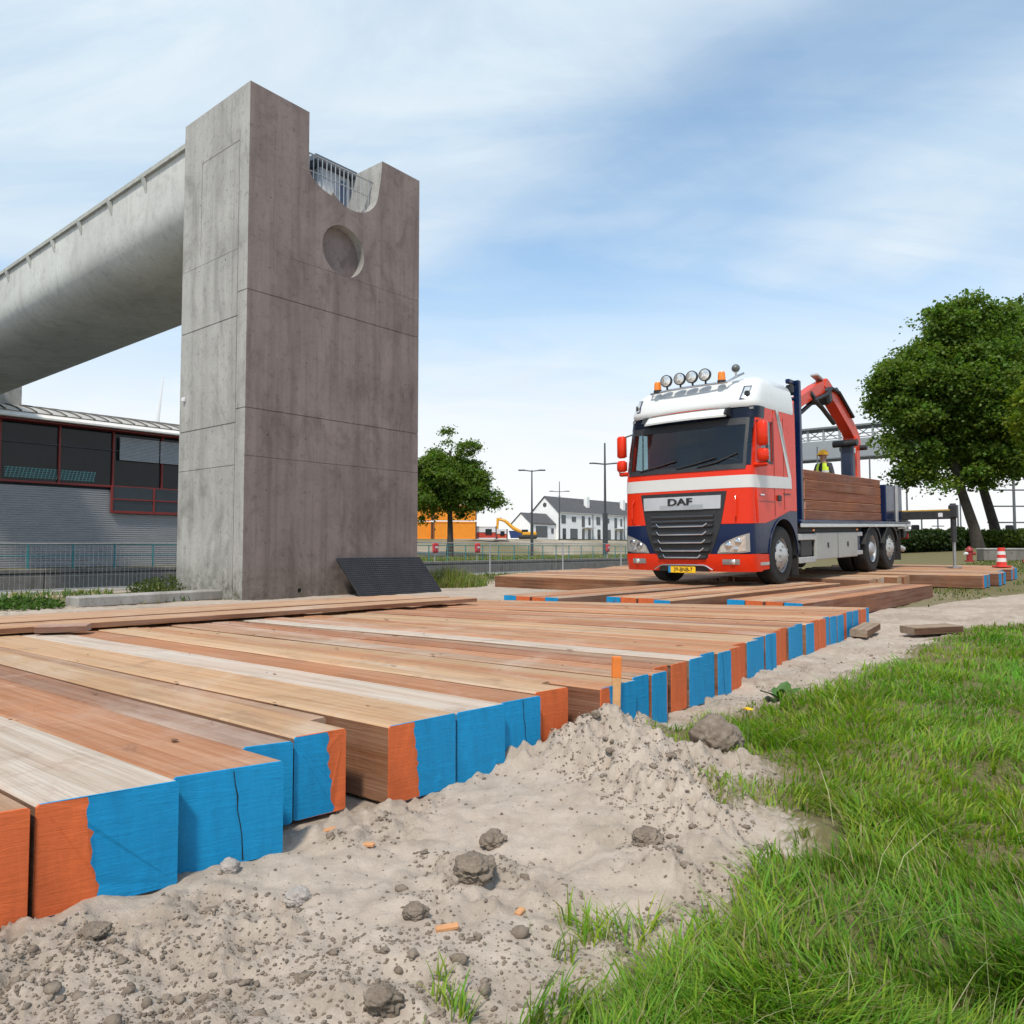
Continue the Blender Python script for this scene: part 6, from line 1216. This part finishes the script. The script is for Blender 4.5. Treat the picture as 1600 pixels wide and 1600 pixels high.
lump('soil_clod', .58, 1.66, .050, 'brown clod half hidden in the lower foreground grass', 'clod', CLOD, 13, .7, .3)
lump('soil_clod', .22, 1.48, .040, 'rough clod among the grass at the bottom picture edge', 'clod', CLOD, 14, .7, .3)
for i_, (x, y, ln, yaw, lab) in enumerate(((-.155, 1.86, .055, 12, 'orange wood chip lying on the sand in the lower middle'), (-.60, 2.52, .05, 30, 'pale wood chip beside the third blue beam end'), (-.45, 2.42, .045, -20, 'flat yellowish wood chip on the sand below the orange end'), (.02, 1.98, .03, 60, 'tiny wood chip right of the dark rough clod'))):
    o = MB().box((0, 0, .006), (ln, .018, .010), .002).build('wood_chip', M('chip_wood', (.55, .27, .12), .8, var=.2, vs=40), None, None, (x, y, gz(x, y))); o.rotation_euler = (R(6), R(-4), R(yaw)); tag(o, lab, 'wood chip')
def scatter(name, n, rmin, rmax, pw, label, seed, mat, region, shape):
    rnd = np.random.default_rng(seed); Y = np.exp(rnd.uniform(math.log(1.2), math.log(9), n)); X = rnd.uniform(-.85, .62, n) * Y; k = region(X, Y, rnd); X, Y = X[k], Y[k]; n = len(X); V, F = shape; r = rmin * (rmax / rmin) ** (rnd.uniform(0, 1, n) ** pw); nv = len(V)
    a_ = rnd.uniform(0, 6.28, n); sc = rnd.uniform(.6, 1.3, (n, 3)); sc[:, 2] *= .7
    if nv > 20:
        Vt = np.tile(V, (n, 1)) + np.repeat(rnd.uniform(0, 50, (n, 3)), nv, axis=0); jit = (1 + 1.3 * (n3(Vt, 1.6, seed) - .5) + .5 * (n3(Vt, 4.5, seed + 3) - .5)).reshape(n, nv)
    else: jit = 1 + rnd.uniform(-.40, .40, (n, nv))
    P = V[None] * jit[..., None] * sc[:, None, :] * r[:, None, None]; c, s = np.cos(a_)[:, None], np.sin(a_)[:, None]; Q = P.copy(); Q[..., 0] = P[..., 0] * c - P[..., 1] * s; Q[..., 1] = P[..., 0] * s + P[..., 1] * c
    Q += np.stack([X, Y, ground(X, Y) + r * .18], -1)[:, None, :]; Fa = (F[None] + (np.arange(n) * nv)[:, None, None]).reshape(-1, 3)
    me = raw_mesh(name, Q.reshape(-1, 3), Fa, np.full(len(Fa), 3), mat, smooth=nv > 20); o = link(name, me); tag(o, label, 'soil crumbs', kind='stuff')
def sand_zone(X, Y, rnd):
    ins = in_poly(X, Y, GRASS_POLY); m = in_poly(X, Y, NEAR_MATS); e = (X - B0[0]) * E2[0] + (Y - B0[1]) * E2[1]; dens = .06 + .75 * sstep(fbm(X, Y, 2.2, 3, 33), .46, .66) * sstep(fbm(X, Y, 7, 2, 35), .35, .6) + 1.0 * (bump_at(X, Y, .46, 3.55, 1, .24, .60, R(-14)) > .25) + .7 * (bump_at(X, Y, .55, 2.9, 1, .25, .5, R(10)) > .3) + .3 * (Y < 1.9); return (~ins) & (e < -.12) & (rnd.uniform(0, 1, len(X)) < dens)
scatter('sand_crumbs', 90000, .0018, .0065, 1.6, 'fine loose soil crumbs strewn over the pale sand', 41, CLOD, sand_zone, I1)
scatter('soil_lumps', 8000, .0045, .019, 3.8, 'brown lumps of soil strewn over the pale sand', 43, CLOD, sand_zone, I2)

def shreds():
    rnd = np.random.default_rng(77); n = 420; V, F = I1; nv = len(V); t = rnd.uniform(-.2, 8, n); e = rnd.uniform(.05, 4.2, n) ** 1.0; X = B0[0] + E1[0] * t + E2[0] * e; Y = B0[1] + E1[1] * t + E2[1] * e; k = (fbm(X, Y, 2.2, 2, 79) > .55) & (Y > 1.6); X, Y = X[k], Y[k]; n = len(X); r = .0025 + .009 * rnd.uniform(0, 1, n) ** 2.5; a_ = rnd.uniform(2.2, 2.8, n)
    P = V[None] * (1 + rnd.uniform(-.4, .4, (n, nv)))[..., None] * (np.stack([rnd.uniform(1.0, 3.2, n), rnd.uniform(.5, 1, n), np.full(n, .28)], -1) * r[:, None])[:, None, :]; c, s_ = np.cos(a_)[:, None], np.sin(a_)[:, None]; Q = P.copy(); Q[..., 0] = P[..., 0] * c - P[..., 1] * s_; Q[..., 1] = P[..., 0] * s_ + P[..., 1] * c; Q += np.stack([X, Y, .287 - .0045 * t[k] / 1.05 - .004], -1)[:, None, :]
    Fa = (F[None] + (np.arange(n) * nv)[:, None, None]).reshape(-1, 3); me = raw_mesh('bark_shreds', Q.reshape(-1, 3), Fa, np.full(len(Fa), 3), M('shred_brown', (.20, .10, .05), .9, var=.4, vs=60)); tag(link('bark_shreds', me), 'brown bark shreds scattered over the front timber mats', 'bark shreds', kind='stuff')
shreds()
